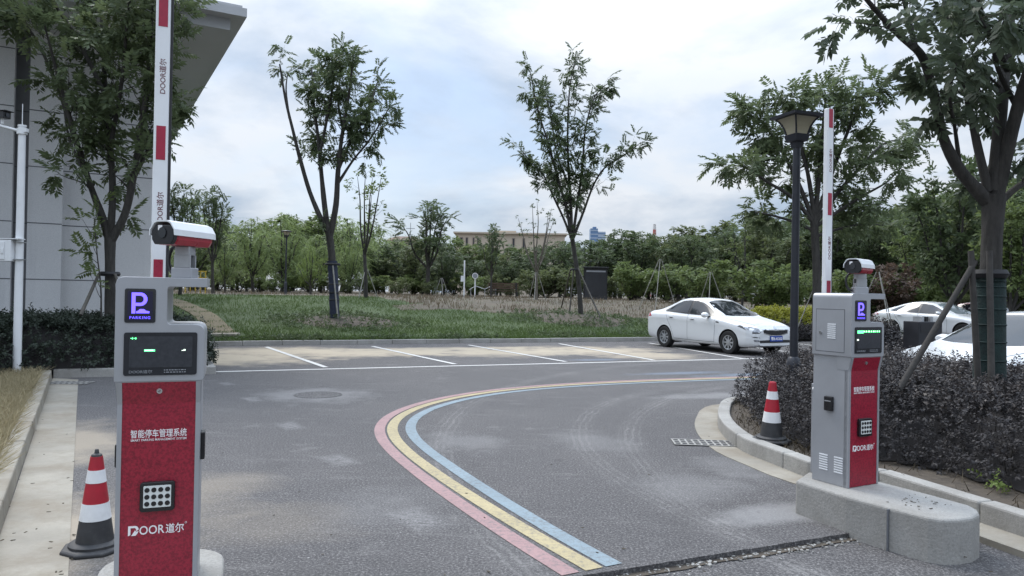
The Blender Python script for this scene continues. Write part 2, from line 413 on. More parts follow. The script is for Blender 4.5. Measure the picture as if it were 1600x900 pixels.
# lawn
m, t = newmat('lawn_ground')
O = t.obj()
c = t.ramp(t.noise(.5, 6, .65, O), [(.3, (.028,.052,.014)), (.7, (.052,.082,.022))])
c = t.mix(t.ramp(t.noise(9, 5, .7, O), [(.5, 0), (.75, .5)]), c, (.075,.07,.035))
t.out(t.principled(c, .95, 0, t.bump(t.noise(20, 5, .7, O), .8, .05))); M['lawn'] = m
M['dry_ground'] = mat('dry_weedy_ground', (.080,.065,.046), .95, 0, .35, .9, bump=.8, bscale=9, spots=.6, spotcol=(.060,.066,.030), spotscale=1.3)
M['path_stone'] = mat('pale_path', (.40,.36,.30), .9, 0, .15, 2)
M['track'] = mat('trodden_earth', (.135,.11,.066), .95, 0, .3, 5, bump=.6, bscale=20, spots=.6, spotcol=(.06,.075,.03), spotscale=3)
M['verge'] = mat('verge_soil', (.085,.075,.045), .95, 0, .35, 4, bump=.8, bscale=20, spots=.6, spotcol=(.045,.06,.022), spotscale=2)
# building
m, t = newmat('grey_wall_panel')
O = t.obj()
c = t.mix(t.ramp(t.noise(.7, 5, .6, O), [(.3, 0), (.7, 1)]), (.57,.575,.585), (.62,.625,.635))
c = t.mix(t.ramp(t.noise(90, 2, .7, O), [(.4, .3), (.55, 0)]), c, (.27,.28,.30))
st = t.mapping(scale=(2.2, 2.2, .12), typ='POINT', vec=O)
c = t.mix(t.ramp(t.noise(1.2, 4, .6, st), [(.55, 0), (.8, .25)]), c, (.24,.245,.26))
t.out(t.principled(c, .7, 0)); M['wall'] = m
M['wall_shade'] = mat('shaded_wall_panel', (.20,.205,.22), .7, 0, .08, 2)  # shadow in the wall's narrow recess, put into a darker wall colour
M['soffit'] = mat('grey_soffit_board', (.27,.275,.285), .8, 0, .06, 1)
M['fascia'] = mat('grey_fascia', (.40,.41,.42), .6, 0, .06, 1)
M['joint'] = mat('panel_joint', (.12,.125,.135), .9)
M['tan'] = mat('tan_render', (.46,.39,.31), .9, 0, .08, .2)
M['tan_dark'] = mat('brown_window_recess', (.20,.155,.13), .7)
M['roof_brown'] = mat('brown_roof', (.16,.11,.085), .9)
M['tower_blue'] = mat('blue_tower_glass', (.12,.20,.34), .25, .1, .15, .05)
M['tower_pale'] = mat('pale_tower_wall', (.34,.40,.50), .5, 0, .05, .05)
M['mast_red'] = mat('red_mast_paint', (.38,.10,.08), .7)
M['mast_white'] = mat('white_mast_paint', (.62,.60,.58), .7)
M['yellow'] = mat('yellow_paint', (.55,.38,.05), .6)
M['wood'] = mat('brown_bench_wood', (.075,.045,.03), .8)
M['panel_dark'] = mat('dark_board', (.014,.015,.019), .5, 0, .3, 3)
# ---------------------------------------------------------------- the lie of the land
K0, K1 = G(314, 541), G(1015, 533)
KD = (K1 - K0); KD.z = 0; KLEN = KD.length; KD.normalize()
KN = Vector((-KD.y, KD.x, 0))                      # away from the road
def ts(x, y):
    d = Vector((x, y, 0)) - Vector((K0.x, K0.y, 0)); return d.dot(KD), d.dot(KN)
def xy(t_, s_):
    p = Vector((K0.x, K0.y, 0)) + KD*t_ + KN*s_; return p.x, p.y
def sm(a, b, v):
    v = min(1, max(0, (v-a)/(b-a))); return v*v*(3-2*v)
MOUNDS = []
def land(x, y):
    t_, s_ = ts(x, y)
    k = 1 - .12*sm(14, 40, t_)
    z = .10 + (1.10*sm(0, 17.5, s_) + .14*sm(17.5, 60, s_))*k
    z += .05*mnoise.noise((x*.25, y*.25, 0)) * sm(.3, 3, s_)
    for mx, my, mr, mh in MOUNDS:
        d = math.hypot(x-mx, y-my)/mr
        if d < 1: z += mh*(1-d*d)**2
    return z
def GT(px, py):                                    # the lawn point seen at a photo position
    d = ray(px, py); o = Vector((0, 0, CAM_H)); a = 15/d.y
    while a*d.y < 400:
        p = o + d*a
        if p.z < land(p.x, p.y): return p
        a += .05
    return o + d*(60/d.y)
def on_land(px, Y):                                # ground point in the direction px at distance Y
    d = ray(px, 458); x = d.x*Y/d.y; return Vector((x, Y, land(x, Y)))
for px, py, r, h in ((540, 505, 2.6, .22), (905, 500, 3.0, .20)):
    p = GT(px, py); MOUNDS.append((p.x, p.y, r, h))

def sheet(name, ts_, ss_, matl, zoff=0, f=land):
    V = []; F = []; n = len(ts_)
    for s_ in ss_:
        for t_ in ts_:
            x, y = xy(t_, s_); V.append((x, y, f(x, y) + zoff))
    for j in range(len(ss_)-1):
        for i in range(n-1): F.append((j*n+i, j*n+i+1, (j+1)*n+i+1, (j+1)*n+i))
    return structure(link(name, mesh_np(name, V, F, matl, True)))
ta = list(np.concatenate([np.linspace(-220, -14, 16), np.linspace(-12, 40, 90), np.linspace(44, 320, 20)]))
sheet('lawn', ta, list(np.concatenate([np.linspace(.1, 13, 44), np.linspace(13.5, 16.5, 8)])), M['lawn'])
sheet('dry_field', ta, list(np.concatenate([np.linspace(16.5, 40, 24), np.linspace(43, 400, 16)])), M['dry_ground'])
sheet('dirt_strip', list(np.linspace(6, 60, 90)), list(np.linspace(4, 16.6, 40)), M['dry_ground'], .02,
      lambda x, y: land(x, y) - (0 if ts(x, y)[1] > 9.3 + 1.6*mnoise.noise((x*.5, y*.5, 3)) - .28*(ts(x, y)[0]-9) and ts(x, y)[0] > 8 + 1.8*mnoise.noise((x*.4, y*.4, 8)) else .15))
sheet('path', list(np.linspace(-10, 80, 90)), [17.6, 18.9], M['path_stone'], .03)
structure(MB().add([(-600,-200,-.12),(900,-200,-.12),(900,900,-.12),(-600,900,-.12)], [(0,1,2,3)]).build('ground', M['verge']))

# asphalt: the lot, and the older surface in front of the saw cut
C0, C1 = G(905, 900), G(1331, 832)
cd = (C1-C0).normalized()
edge = []
rng = random.Random(4)
L0, L1 = C0 - cd*9, C1 + cd*12
nn = 420
for i in range(nn+1):
    p = L0.lerp(L1, i/nn)
    w = .010*mnoise.noise((i*.35, 0, 0)) + .006*mnoise.noise((i*1.3, 5, 0))
    edge.append((p.x - cd.y*w, p.y + cd.x*w))
b0, b1 = xy(-40, 0), xy(150, 0)
far = [(150, 20), b1, b0, (-40, -2)]
mb = MB()
top = [(x, y, 0) for x, y in edge] + [(x, y, 0) for x, y in far]
mb.add(top, [tuple(range(len(top)))])
for i in range(nn): mb.add([(*edge[i], 0), (*edge[i+1], 0), (*edge[i+1], -.06), (*edge[i], -.06)], [(0,3,2,1)])
structure(mb.build('road', M['asphalt']))
structure(MB().add([(-40,-30,-.035),(150,-30,-.035),(150,12,-.035),(-40,12,-.035)], [(0,1,2,3)]).build('old_road', M['asphalt']))
nrm2 = Vector((cd.y, -cd.x, 0))
mb = MB()
for i in range(nn):
    a, b = edge[i], edge[i+1]
    w = .055 + .025*mnoise.noise((i*.18, 2, 0)); w2 = .055 + .025*mnoise.noise(((i+1)*.18, 2, 0))
    if (Vector((*a, 0)) - C0).dot(cd) > (C1-C0).length: break
    mb.add([(*a, -.029), (a[0]+nrm2.x*w, a[1]+nrm2.y*w, -.029), (b[0]+nrm2.x*w2, b[1]+nrm2.y*w2, -.029), (*b, -.029)], [(0,1,2,3)])
structure(mb.build('road_cut', M['soil']))
mb = MB()
for i in range(420):
    p = C0 - cd*2 + cd*rng.random()*((C1-C0).length+2.2) + nrm2*abs(rng.gauss(.03, .045))
    r = rng.uniform(.003, .011); a = rng.random()*6
    u, v = Vector((math.cos(a), math.sin(a), .2))*r, Vector((-math.sin(a), math.cos(a), .1))*r*rng.uniform(.4, 1)
    mb.obox((p.x, p.y, -.032+r*.4), u, v, (0, 0, r*.5))
tag(mb.build('rubble', M['concrete']), 'crumbs of broken asphalt lying along the saw cut', kind='stuff')

# painted lines
def ribbon(pts, w, z, nrm=None):
    mb = MB(); k = len(pts); A = []; B = []
    for i, p in enumerate(pts):
        d = (pts[min(i+1, k-1)] - pts[max(i-1, 0)]).normalized(); n = Vector((-d.y, d.x, 0))
        A.append((p.x+n.x*w/2, p.y+n.y*w/2, z)); B.append((p.x-n.x*w/2, p.y-n.y*w/2, z))
    for i in range(k-1): mb.add([A[i], B[i], B[i+1], A[i+1]], [(0,1,2,3)])
    return mb
def spline(pts, n=12):
    out = []; P = [pts[0]*2-pts[1]] + pts + [pts[-1]*2-pts[-2]]
    for i in range(1, len(P)-2):
        for k in range(n):
            t = k/n; a, b, c, d = P[i-1], P[i], P[i+1], P[i+2]
            out.append(.5*((2*b)+(c-a)*t+(2*a-5*b+4*c-d)*t*t+(3*b-a-3*c+d)*t**3))
    return out + [pts[-1]]
yl = [G(*p) for p in ((932,892),(831,837),(752,787),(672,736),(629,704),(608,681),(606,665),(619,649),(651,634),(704,620),(778,609),(858,602),(964,597),(1070,593),(1145,591),(1240,588))]
yl = [yl[0] + (yl[0]-yl[1])*.06] + yl[1:]
for _ in range(2):                                   # even the curve out
    yl = [yl[0]] + [(yl[i-1]+yl[i]*2+yl[i+1])/4 for i in range(1, len(yl)-1)] + [yl[-1]]
yl = spline(yl)
def offset(pts, o):
    out = []
    for i, p in enumerate(pts):
        d = (pts[min(i+1, len(pts)-1)] - pts[max(i-1, 0)]).normalized(); k = sm(0, 45, i)
        out.append(p + Vector((-d.y, d.x, 0))*(o[0]*(1-k)+o[1]*k))
    return out
def clip_cut(pts): return [p for p in pts if (p - C0).dot(Vector((-cd.y, cd.x, 0))) > .012]
for nm, o, mt in (('pink_line', (.155, .135), 'line_red'), ('yellow_line', (0, 0), 'line_yellow'), ('blue_line', (-.134, -.198), 'line_blue')):
    structure(ribbon(clip_cut(offset(yl, o)), .113, .004).build('lane_' + nm, M[mt]))
P0, P1 = G(300, 582), G(1200, 560)
pd = (P1-P0).normalized()
structure(ribbon([P0, P1 + pd*30], .12, .004).build('bay_front_line', M['line_white']))
mb = MB()
for (ax, ay), (bx, by) in (((415,542),(511,575)),((580,541),(714,570)),((730,539),(887,566)),((872,537),(1024,563.5)),((1012,536),(1168,562))):
    a, b = G(ax, ay), G(bx, by); d = (b-a).normalized()
    r = ribbon([a + d*.1, b - d*.08], .11, .008); mb.add(r.v, r.f)
for k in range(1, 8):
    o = pd*(k*2.6); a, b = G(1012,536)+o, G(1168,562)+o; r = ribbon([a, b], .11, .008); mb.add(r.v, r.f)
structure(mb.build('bay_divider_lines', M['line_white']))

# kerbs of separate stones
def stones(name, pts, w, h, step=.98, z0=-.05, side=1, m='concrete', gap=.007):
    """A run of kerb stones; pts follow the road-side foot, the stones lie to the left of travel (side=1)."""
    mb = MB(); rg = random.Random(len(pts)*7+int(h*100))
    for a, b in zip(pts[:-1], pts[1:]):
        L = (b-a).length; k = max(1, round(L/step)); d = (b-a)/L; n = Vector((-d.y, d.x, 0))*side
        for i in range(k):
            p = a + d*(L*i/k + gap/2); q = a + d*(L*(i+1)/k - gap/2)
            j = n*rg.uniform(-.004, .004); hz = h + rg.uniform(-.004, .004)
            mb.prism([tuple(Vector((v.x, v.y, z0))) for v in (p+j, q+j, q+j+n*w, p+j+n*w)],
                     [tuple(Vector((v.x, v.y, hz))) for v in (p+j+n*.012, q+j+n*.012, q+j+n*w, p+j+n*w)])
    return structure(mb.build(name, M[m], bevel=.014, seg=2))
LA, LB = G(8, 815), G(82, 591)
ld = (LB-LA).normalized()
LC = LB + KD*2.45
left_pts = [LA - ld*7, LA, LB]
stones('kerb', left_pts, .15, .14, 1.0, side=1, m='pale_concrete')
stones('kerb', [LB + ld*.003, LC], .15, .14, 1.0, side=1)
stones('kerb', [LC, Vector((K0.x, K0.y, 0))], .12, .13, 1.0, side=1)
stones('kerb', [Vector((K0.x, K0.y, 0)), Vector((K0.x, K0.y, 0)) + KD*90], .13, .125, 1.0, side=1)
structure(MB().prism_xy([(p.x, p.y) for p in (LA-ld*7, LB, LB+Vector((ld.y, -ld.x, 0))*.36-ld*.36, LA-ld*7+Vector((ld.y, -ld.x, 0))*.36)][::1], -.05, .006).build('gutter', M['pale_concrete']))
# left verge, raised ground up to the building
nv = Vector((-ld.y, ld.x, 0))
q = [LA-ld*7+nv*.14, LB+nv*.14+KN*.14, LC+KN*.14, Vector((K0.x, K0.y, 0))-KD*.1, Vector((K0.x, K0.y, 0))-KD*.1+KN*3, Vector((-60, 25, 0)), Vector((-60, -4, 0))]
structure(MB().add([(p.x, p.y, .105) for p in q], [tuple(range(len(q)))]).build('verge', M['verge']))

# the planter on the right
def arc_pts(c, r, a0, a1, n): return [Vector((c.x+r*math.cos(a0+(a1-a0)*i/n), c.y+r*math.sin(a0+(a1-a0)*i/n), 0)) for i in range(n+1)]
pk = [G(1600, 841), G(1375, 765), G(1262, 748), G(1210, 727), G(1160, 706), G(1132, 684), G(1121, 664), G(1125, 645)]
e0 = pk[0] + (pk[0]-pk[1]).normalized()*5
tail_ = spline([pk[-1], pk[-1]+Vector((.25,.45,0)), pk[-1]+Vector((.75,.72,0)), pk[-1]+Vector((1.4,.95,0)), pk[-1]+Vector((2.6,1.42,0))], 3)
PKL = [e0] + [pk[0], pk[1], pk[2]] + spline(pk[2:], 3)[1:] + tail_[1:]
PKL = [p for i, p in enumerate(PKL) if i == 0 or (p-PKL[i-1]).length > .02]
back = [PKL[-1]+Vector((.8,-.6,0)), PKL[-1]+Vector((3.2,-6.5,0)), e0+Vector((4.5,1.5,0))]
loop = PKL + back
def inward(pts, o):
    out = []
    for i, p in enumerate(pts):
        d = (pts[min(i+1, len(pts)-1)] - pts[max(i-1, 0)]); d.z = 0; d.normalize(); out.append(p + Vector((d.y, -d.x, 0))*o)
    return out
inn = inward(PKL, .14)
mb = MB()
def curvekerb(name, A, B, h, z0, m, step, gap=.006):
    mb = MB(); acc = 0; Lc = step
    seg = []
    cum = [0]
    for i in range(1, len(A)): cum.append(cum[-1] + (A[i]-A[i-1]).length)
    def at(P, s_):
        for i in range(1, len(cum)):
            if s_ <= cum[i]: return P[i-1].lerp(P[i], (s_-cum[i-1])/(cum[i]-cum[i-1]))
        return P[-1]
    k = max(1, int(cum[-1]/step))
    for i in range(k):
        s0, s1 = cum[-1]*i/k + gap/2, cum[-1]*(i+1)/k - gap/2
        n = 5; a = [at(A, s0+(s1-s0)*j/n) for j in range(n+1)]; b = [at(B, s0+(s1-s0)*j/n) for j in range(n+1)]
        lp = a + b[::-1]
        mb.prism([(p.x, p.y, z0) for p in lp], [(p.x, p.y, h) for p in lp])
    return structure(mb.build(name, M[m], bevel=.016))
curvekerb('kerb', PKL, inn, .145, -.06, 'concrete', .85)
outw = inward(PKL, -.26)
lp = PKL + outw[::-1]
mb = MB()
for i in range(len(PKL)-1):
    mb.add([(PKL[i].x, PKL[i].y, .006), (PKL[i+1].x, PKL[i+1].y, .006), (outw[i+1].x, outw[i+1].y, .006), (outw[i].x, outw[i].y, .006)], [(0,1,2,3)])
for i in range(len(PKL)-1): mb.add([(outw[i].x, outw[i].y, .006), (outw[i+1].x, outw[i+1].y, .006), (outw[i+1].x, outw[i+1].y, -.06), (outw[i].x, outw[i].y, -.06)], [(0,1,2,3)])
structure(mb.build('gutter', M['pale_concrete']))
soil = inward(PKL, .13) + back
structure(MB().add([(p.x, p.y, .10) for p in soil], [tuple(range(len(soil)))]).build('planter_soil', M['soil']))

# drains and manhole
def grate(name, label, c, ang, L, W, nx, ny, dark_first=True):
    t_ = thing(name, label, 'drain', (c.x, c.y, .0), ang, 'drain grates at the kerbs')
    mb = MB(); bw = L/(nx)*.27
    for i in range(nx+1): mb.box(-L/2+i*(L-bw)/nx, -L/2+i*(L-bw)/nx+bw, -W/2, W/2, .008, .0125)
    for j in range(ny+1):
        y = -W/2+j*(W-.022)/ny; mb.box(-L/2, L/2, y, y+.022, .0085, .013)
    mb.build('grille', M['concrete'], t_)
    MB().box(-L/2, L/2, -W/2, W/2, .004, .0082).build('dark_pit_plate', M['blackmatt'], t_)  # flat black plate standing in for the shade below the bars
g0 = G(1099, 693); grate('drain_grate', 'pale slotted drain grate by the rounded kerb nose on the right', g0, math.atan2(KD.y, KD.x)-R(28), .62, .30, 9, 3)
g1 = G(109, 599); grate('drain_grate', 'dark slotted drain grate in the left kerb corner', g1, math.atan2(KD.y, KD.x)-R(20), .60, .34, 7, 2)
mc = G(497, 617)
o = MB().lathe([(.34, .0), (.34, .004), (.325, .0045), (.32, .002), (.315, .002), (.31, .0045), (.001, .0045)], 40, mi=0).build('manhole_cover', M['asphalt'])
o.location = mc; tag(o, 'round manhole cover ringed by a pale worn patch in the asphalt', 'manhole cover')
# ---------------------------------------------------------------- grey building on the left
BU, BD = Vector((.866, .5, 0)), Vector((-.5, .866, 0))
bl = thing('building', 'pale grey panelled building with a wide overhanging flat roof', 'building', (0, 0, 0))
EC = D(355, 45, 15.55); EZ = EC.z                     # lower fascia corner of the roof
EC0 = Vector((EC.x, EC.y, 0))
WC = EC0 - BU*1.17 + BD*2.75                          # the wall's right-hand corner
def quadbox(mb, o, u0, u1, d0, d1, z0, z1, mi=0):
    c = o + BU*(u0+u1)/2 + BD*(d0+d1)/2 + Vector((0,0,(z0+z1)/2))
    return mb.obox(c, BU*(u1-u0)/2, BD*(d1-d0)/2, Vector((0,0,(z1-z0)/2)), mi)
# roof: soffit slab, lower fascia, cornice
quadbox(MB(), EC0, -26, 0, .02, 22, EZ, EZ+.30).build('soffit', M['soffit'], bl)
mb = MB(); quadbox(mb, EC0, -26, .06, 0, 22.06, EZ-.02, EZ+.22); mb.build('fascia', M['fascia'], bl)
mb = MB(); quadbox(mb, EC0, -26.2, .34, -.30, 22.3, EZ+.22, EZ+.40); quadbox(mb, EC0, -26.1, .26, -.22, 22.2, EZ+.40, EZ+.47); mb.build('roof', M['fascia'], bl)
# wall blocks stepping towards the viewer to the left, each with recessed joints
def wallblock(u0, u1, d0, z0, z1, m):
    w = MB(); quadbox(w, WC, u0, u1, d0, 12, z0, z1); o = w.build('wall', M[m], bl)
    z = 1.62
    while z < z1-.3:
        quadbox(MB(), WC, u0-.002, u1+.002, d0-.004, d0+.05, z-.011, z+.011).build('panel_joint', M['joint'], o); z += 1.21
def u_at(px):                                        # distance along the wall seen at px
    d = ray(px, 448); k = d.x/d.y; return -(WC.x - k*WC.y)/(BU.x - k*BU.y)
ua, ub, uc = u_at(95), u_at(42), u_at(19)
wallblock(ua, 0, 0, .82, EZ, 'wall')
wallblock(ub, ua, -.38, .82, EZ, 'wall')
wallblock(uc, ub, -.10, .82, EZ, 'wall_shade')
wallblock(-26, uc, -.55, .82, EZ, 'wall')
mb = MB(); quadbox(mb, WC, -26, -.05, .10, 11.9, 0, .82); mb.build('plinth', M['joint'], bl)
g0 = Vector((0,0,0))
# pole with a camera arm and a control box
pp = on_land(29, 11.6); pp.z = .1
pt = thing('camera_pole', 'white steel pole with a side arm against the grey wall', 'pole', pp)
ztop = D(29, 196, 11.6).z - .1
mb = MB(); mb.tube([(0,0,0),(0,0,ztop)], [.062,.052], 18); mb.tube([(0,0,ztop-.02),(0,0,ztop+.006)], [.062,.062], 18); mb.lathe([(.12,0),(.12,.02),(.07,.025)], 16)
mb.build('pole', M['white_paint'], pt, 40)
MB().tube([(0,0,ztop),(0,0,ztop+.34)], .006, 6).build('antenna', M['white_paint'], pt)
mb = MB(); mb.tube([(0,0,ztop-.10),(-.62,-.05,ztop+.06)], .024, 10); mb.tube([(0,0,ztop-.14),(0,0,ztop-.05)], .075, 16); mb.obox((.07,-.02,ztop-.08),(.03,0,0),(0,.03,0),(0,0,.03))
mb.build('arm', M['white_paint'], pt, 40)
ct = thing('surveillance_camera', 'small black camera on the arm of the white pole', 'camera', pp + Vector((-.30,-.02,ztop+.02)))
mb = MB(); mb.obox((0,0,.13),(.085,-.02,0),(.015,.07,0),(0,0,.052)); mb.obox((.02,-.005,.19),(.11,-.025,0),(.02,.085,0),(0,0,.008))
mb.build('housing', M['black'], ct, bevel=.012)
MB().tube([(0,0,0),(0,0,.08)], .022, 10).build('mount', M['white_paint'], ct)
MB().tube([(.082,-.02,.13),(.098,-.024,.13)], .032, 14).build('lens', M['screen'], ct)
bz = D(12, 408, 11.4).z
bt = thing('control_box', 'white control box strapped to the camera pole', 'box', (pp.x-.165, pp.y-.06, bz))
MB().box(-.115,.115,-.07,.07,0,.335).build('case', M['white_paint'], bt, bevel=.008)
MB().box(-.10,.02,-.082,-.07,.03,.30).build('door', M['white_paint'], bt, bevel=.004)
MB().box(-.03,.012,-.094,-.082,.12,.20).build('lock_cover', M['white_paint'], bt, bevel=.003)
mb = MB(); mb.box(-.12,.23,-.075,.10,.345,.360); mb.build('shelf_bracket', M['white_paint'], bt)
for z_ in (.03, .30): MB().box(.10,.235,-.02,.13,z_,z_+.012).build('strap', M['grey_metal'], bt)

# ---------------------------------------------------------------- gate kiosks
KW, KDP, KH = .338, .295, 1.31
def kiosk(loc, rz, label, live):
    t_ = thing('gate_kiosk', label, 'parking kiosk', loc, rz, 'red and silver gate kiosks')
    W, Dp, H = KW, KDP, KH
    # cabinet below, upper housing with its notch and camera shelf
    lo = MB().prism_xz([(-W/2+.012,0),(W/2-.012,0),(W/2-.012,.885),(-W/2+.012,.885)], .012, Dp); lo.build('cabinet', M['silver'], t_, bevel=.004)
    x0 = -W/2
    prof = [(x0,.880),(x0+W,.880),(x0+W,1.115),(x0+.192,1.115),(x0+.192,1.272),(x0+.345,1.272),(x0+.345,H),(x0,H)]
    rs = [.006,.012,.040,.018,.014,.002,.002,.034]
    MB().prism_xz(round_poly(prof, rs, 6), -.016, Dp+.002).build('housing', M['silver'], t_, 50, bevel=.004)
    # a shallow flare under the housing
    MB().prism([(-W/2+.006,-.014,.880),(W/2-.006,-.014,.880),(W/2-.006,.1,.880),(-W/2+.006,.1,.880)][::-1],
               [(-W/2+.010,.010,.79),(W/2-.010,.010,.79),(W/2-.010,.1,.79),(-W/2+.010,.1,.79)][::-1]).build('flare', M['silver'], t_)
    rp = MB().add([(-W/2+.030,-.0135,.876),(W/2-.030,-.0135,.876),(W/2-.030,.0075,.785),(-W/2+.030,.0075,.785),(W/2-.030,.0075,.004),(-W/2+.030,.0075,.004)], [(3,2,1,0),(5,4,2,3)])
    rp.build('red_panel', M['redpanel'], t_)
    for s_ in (-1, 1):
        x = s_*(W/2-.021)
        MB().prism([(x-.009,-.016,.876),(x+.009,-.016,.876),(x+.009,.02,.876),(x-.009,.02,.876)][::-1],[(x-.009,.004,.785),(x+.009,.004,.785),(x+.009,.04,.785),(x-.009,.04,.785)][::-1]).prism(
            [(x-.009,.004,.785),(x+.009,.004,.785),(x+.009,.04,.785),(x-.009,.04,.785)][::-1],[(x-.009,.004,.002),(x+.009,.004,.002),(x+.009,.04,.002),(x-.009,.04,.002)][::-1]).build('edge_trim', M['silver'], t_)
    # P sign
    ps = MB().prism_xz(rrect(x0+.034,x0+.149,1.122,1.262,.008), -.019, -.010).build('parking_sign', M['screen'], t_)
    MB().prism_xz(rrect(x0+.045,x0+.138,1.132,1.252,.003), -.0205, -.0185).build('led_board', M['led_bg'], ps)
    px_, pz_ = x0+.060, 1.160
    mb = MB()
    mb.prism_xz([(px_,pz_),(px_+.014,pz_),(px_+.014,pz_+.086),(px_,pz_+.086)], -.0225, -.0205)
    oc = [(px_+.0142,pz_+.086),(px_+.0142,pz_+.073),(px_+.034,pz_+.073)]
    bow = []
    for i in range(13):
        a = R(90-180*i/12); bow.append((px_+.032+.026*math.cos(a), pz_+.0585+.0275*math.sin(a)))
    inn_ = []
    for i in range(13):
        a = R(-90+180*i/12); inn_.append((px_+.031+.0135*math.cos(a), pz_+.0585+.0148*math.sin(a)))
    mb.prism_xz([(px_+.0142,pz_+.086)] + bow + [(px_+.0142,pz_+.031),(px_+.0142,pz_+.0437)] + inn_ + [(px_+.0142,pz_+.0733)], -.0225, -.0205)
    mb.prism_xz([(px_+.017,pz_+.001),(px_+.066,pz_+.001),(px_+.066,pz_+.009),(px_+.054,pz_+.011),(px_+.046,pz_+.018),(px_+.030,pz_+.018),(px_+.024,pz_+.011),(px_+.017,pz_+.009)], -.0225, -.0205)
    mb.build('parking_symbol', M['led_p'], ps)
    lettering('parking_text', 'PARKING', ps, FRONT(x0+.0915, -.0206, 1.143), M['led_p'], width=.076, height=.011, space=1.25)
    # display
    sc = MB().prism_xz(rrect(x0+.034,x0+.310,.905,1.082,.009), -.020, -.010).build('display', M['screen'], t_)
    MB().prism_xz(rrect(x0+.054,x0+.292,.938,1.066,.006), -.0215, -.0195).build('screen', M['screen_in'], sc)
    lettering('display_logo', 'DOOR道尔', sc, FRONT(x0+.098, -.0203, .921), M['grey_print'], width=.086, height=.014)
    mb = MB(); rg = random.Random(3)
    for row, (a, b) in enumerate(((.185,.270),(.185,.268))):
        x = a
        while x < b:
            w = rg.uniform(.003,.012); mb.box(x0+x, x0+min(b, x+w), -.0207, -.0202, .9245-row*.009, .9280-row*.009); x += w+.003
    mb.build('small_print', M['grey_print'], sc)
    g = MB(); w = MB()
    if live == 0:
        g2 = MB()
        for dx in (.064, .076): g2.obox((x0+dx,-.0222,1.058),(.005,0,0),(0,.0006,0),(0,0,.0015)); g2.obox((x0+dx+.002,-.0224,1.058),(.0012,0,0),(0,.0006,0),(0,0,.0045))
        g.obox((x0+.130,-.0222,1.008),(.020,0,0),(0,.0006,0),(0,0,.0042))
        w.obox((x0+.128,-.0230,1.009),(.016,0,0),(0,.0004,0),(0,0,.0014)); g2.build('arrow_symbol', M['led_g'], sc); w2 = MB(); w2.obox((x0+.262,-.0222,1.009),(.0035,0,0),(0,.0006,0),(0,0,.0030)); w2.obox((x0+.255,-.0222,1.007),(.004,0,0),(0,.0006,0),(0,0,.0012)); w2.build('pale_digit', M['led_w'], sc)
    else:
        g.obox((x0+.085,-.0222,1.050),(.030,0,0),(0,.0006,0),(0,0,.010)); 
        x = x0+.115
        for k, ln in enumerate((.012,.016,.020,.012,.018,.008,.010,.010)):
            g.obox((x+ln/2,-.0222,1.052),(ln/2,0,0),(0,.0006,0),(0,0,.0065)); w.obox((x+ln/2,-.0230,1.054),(ln*.32,0,0),(0,.0004,0),(0,0,.0030)); x += ln+.009
        w2 = MB(); w2.obox((x0+.060,-.0222,.997),(.008,0,0),(0,.0006,0),(0,0,.005)); w2.build('pale_digit', M['led_w'], sc)
    g.build('green_lettering', M['led_g'], sc); w.build('pale_lettering', M['led_w'], sc)
    # lock, words, keypad, maker's mark
    MB().tube([(0,.010,.838),(0,-.010,.838)], .011, 20).build('lock', M['chrome'], t_, 40)
    MB().obox((0,-.0104,.838),(.005,0,.002),(0,.0005,0),(-.0006,0,.0012)).build('keyhole', M['black'], t_)
    z1 = .655
    lettering('slogan', '智能停车管理系统', t_, FRONT(0, .0068, z1+.006), M['white_print'], width=.212, height=.034, bold=.007)
    lettering('slogan', 'SMART PARKING MANAGEMENT SYSTEM', t_, FRONT(0, .0068, z1-.020), M['white_print'], width=.210, height=.0095, bold=.004)
    kp = MB().prism_xz(rrect(-.066,.066,.340,.462,.012), -.012, .010).build('keypad', M['black'], t_, bevel=.003)
    MB().prism_xz(rrect(-.052,.052,.358,.448,.004), -.0145, -.011).build('key_plate', M['white_pad'], kp)
    for i in range(4):
        for j in range(3):
            cx, cz = -.0385+i*.0257, .374+j*.0285
            MB().tube([(cx,-.011,cz),(cx,-.0165,cz)], .0098, 16).tube([(cx,-.0165,cz),(cx,-.0172,cz)], .005, 10).build('key', M['black'] if (i+j) % 1 == 0 else M['grey_metal'], kp, 40)
    # the mark: a slashed D, then letters
    zc = .262; h = .040
    d0 = -.108
    mb = MB()
    mb.prism_xz([(d0,zc-h/2),(d0+.009,zc-h/2+.004),(d0+.009,zc+h/2-.0085),(d0,zc+h/2)][::1], .0058, .0074)
    mb.prism_xz([(d0,zc+h/2),(d0+.0092,zc+h/2-.008),(d0+.026,zc+h/2-.008),(d0+.030,zc+.006),(d0+.030,zc-.002),(d0+.039,zc+.004),(d0+.039,zc+.009),(d0+.033,zc+h/2-.002),(d0+.026,zc+h/2)], .0058, .0074)
    mb.prism_xz([(d0+.012,zc-h/2),(d0+.026,zc+.002),(d0+.030,zc-.004),(d0+.039,zc-.002),(d0+.035,zc-.012),(d0+.028,zc-h/2)], .0058, .0074)
    mb.build('maker_mark', M['white_print'], t_)
    lettering('maker_name', 'OOR', t_, FRONT(-.019, .0068, zc-.001), M['white_print'], width=.094, height=.036, bold=.008)
    lettering('maker_name', '道尔', t_, FRONT(.068, .0068, zc-.001), M['white_print'], width=.070, height=.040, bold=.010)
    mb = MB()
    for i in range(12):
        a, b = 2*math.pi*i/12, 2*math.pi*(i+1)/12; cx, cz = .110, zc+.018
        mb.prism_xz([(cx+.004*math.cos(a),cz+.004*math.sin(a)),(cx+.004*math.cos(b),cz+.004*math.sin(b)),(cx+.003*math.cos(b),cz+.003*math.sin(b)),(cx+.003*math.cos(a),cz+.003*math.sin(a))], .0058, .0074)
    mb.build('registered_mark', M['white_print'], t_)
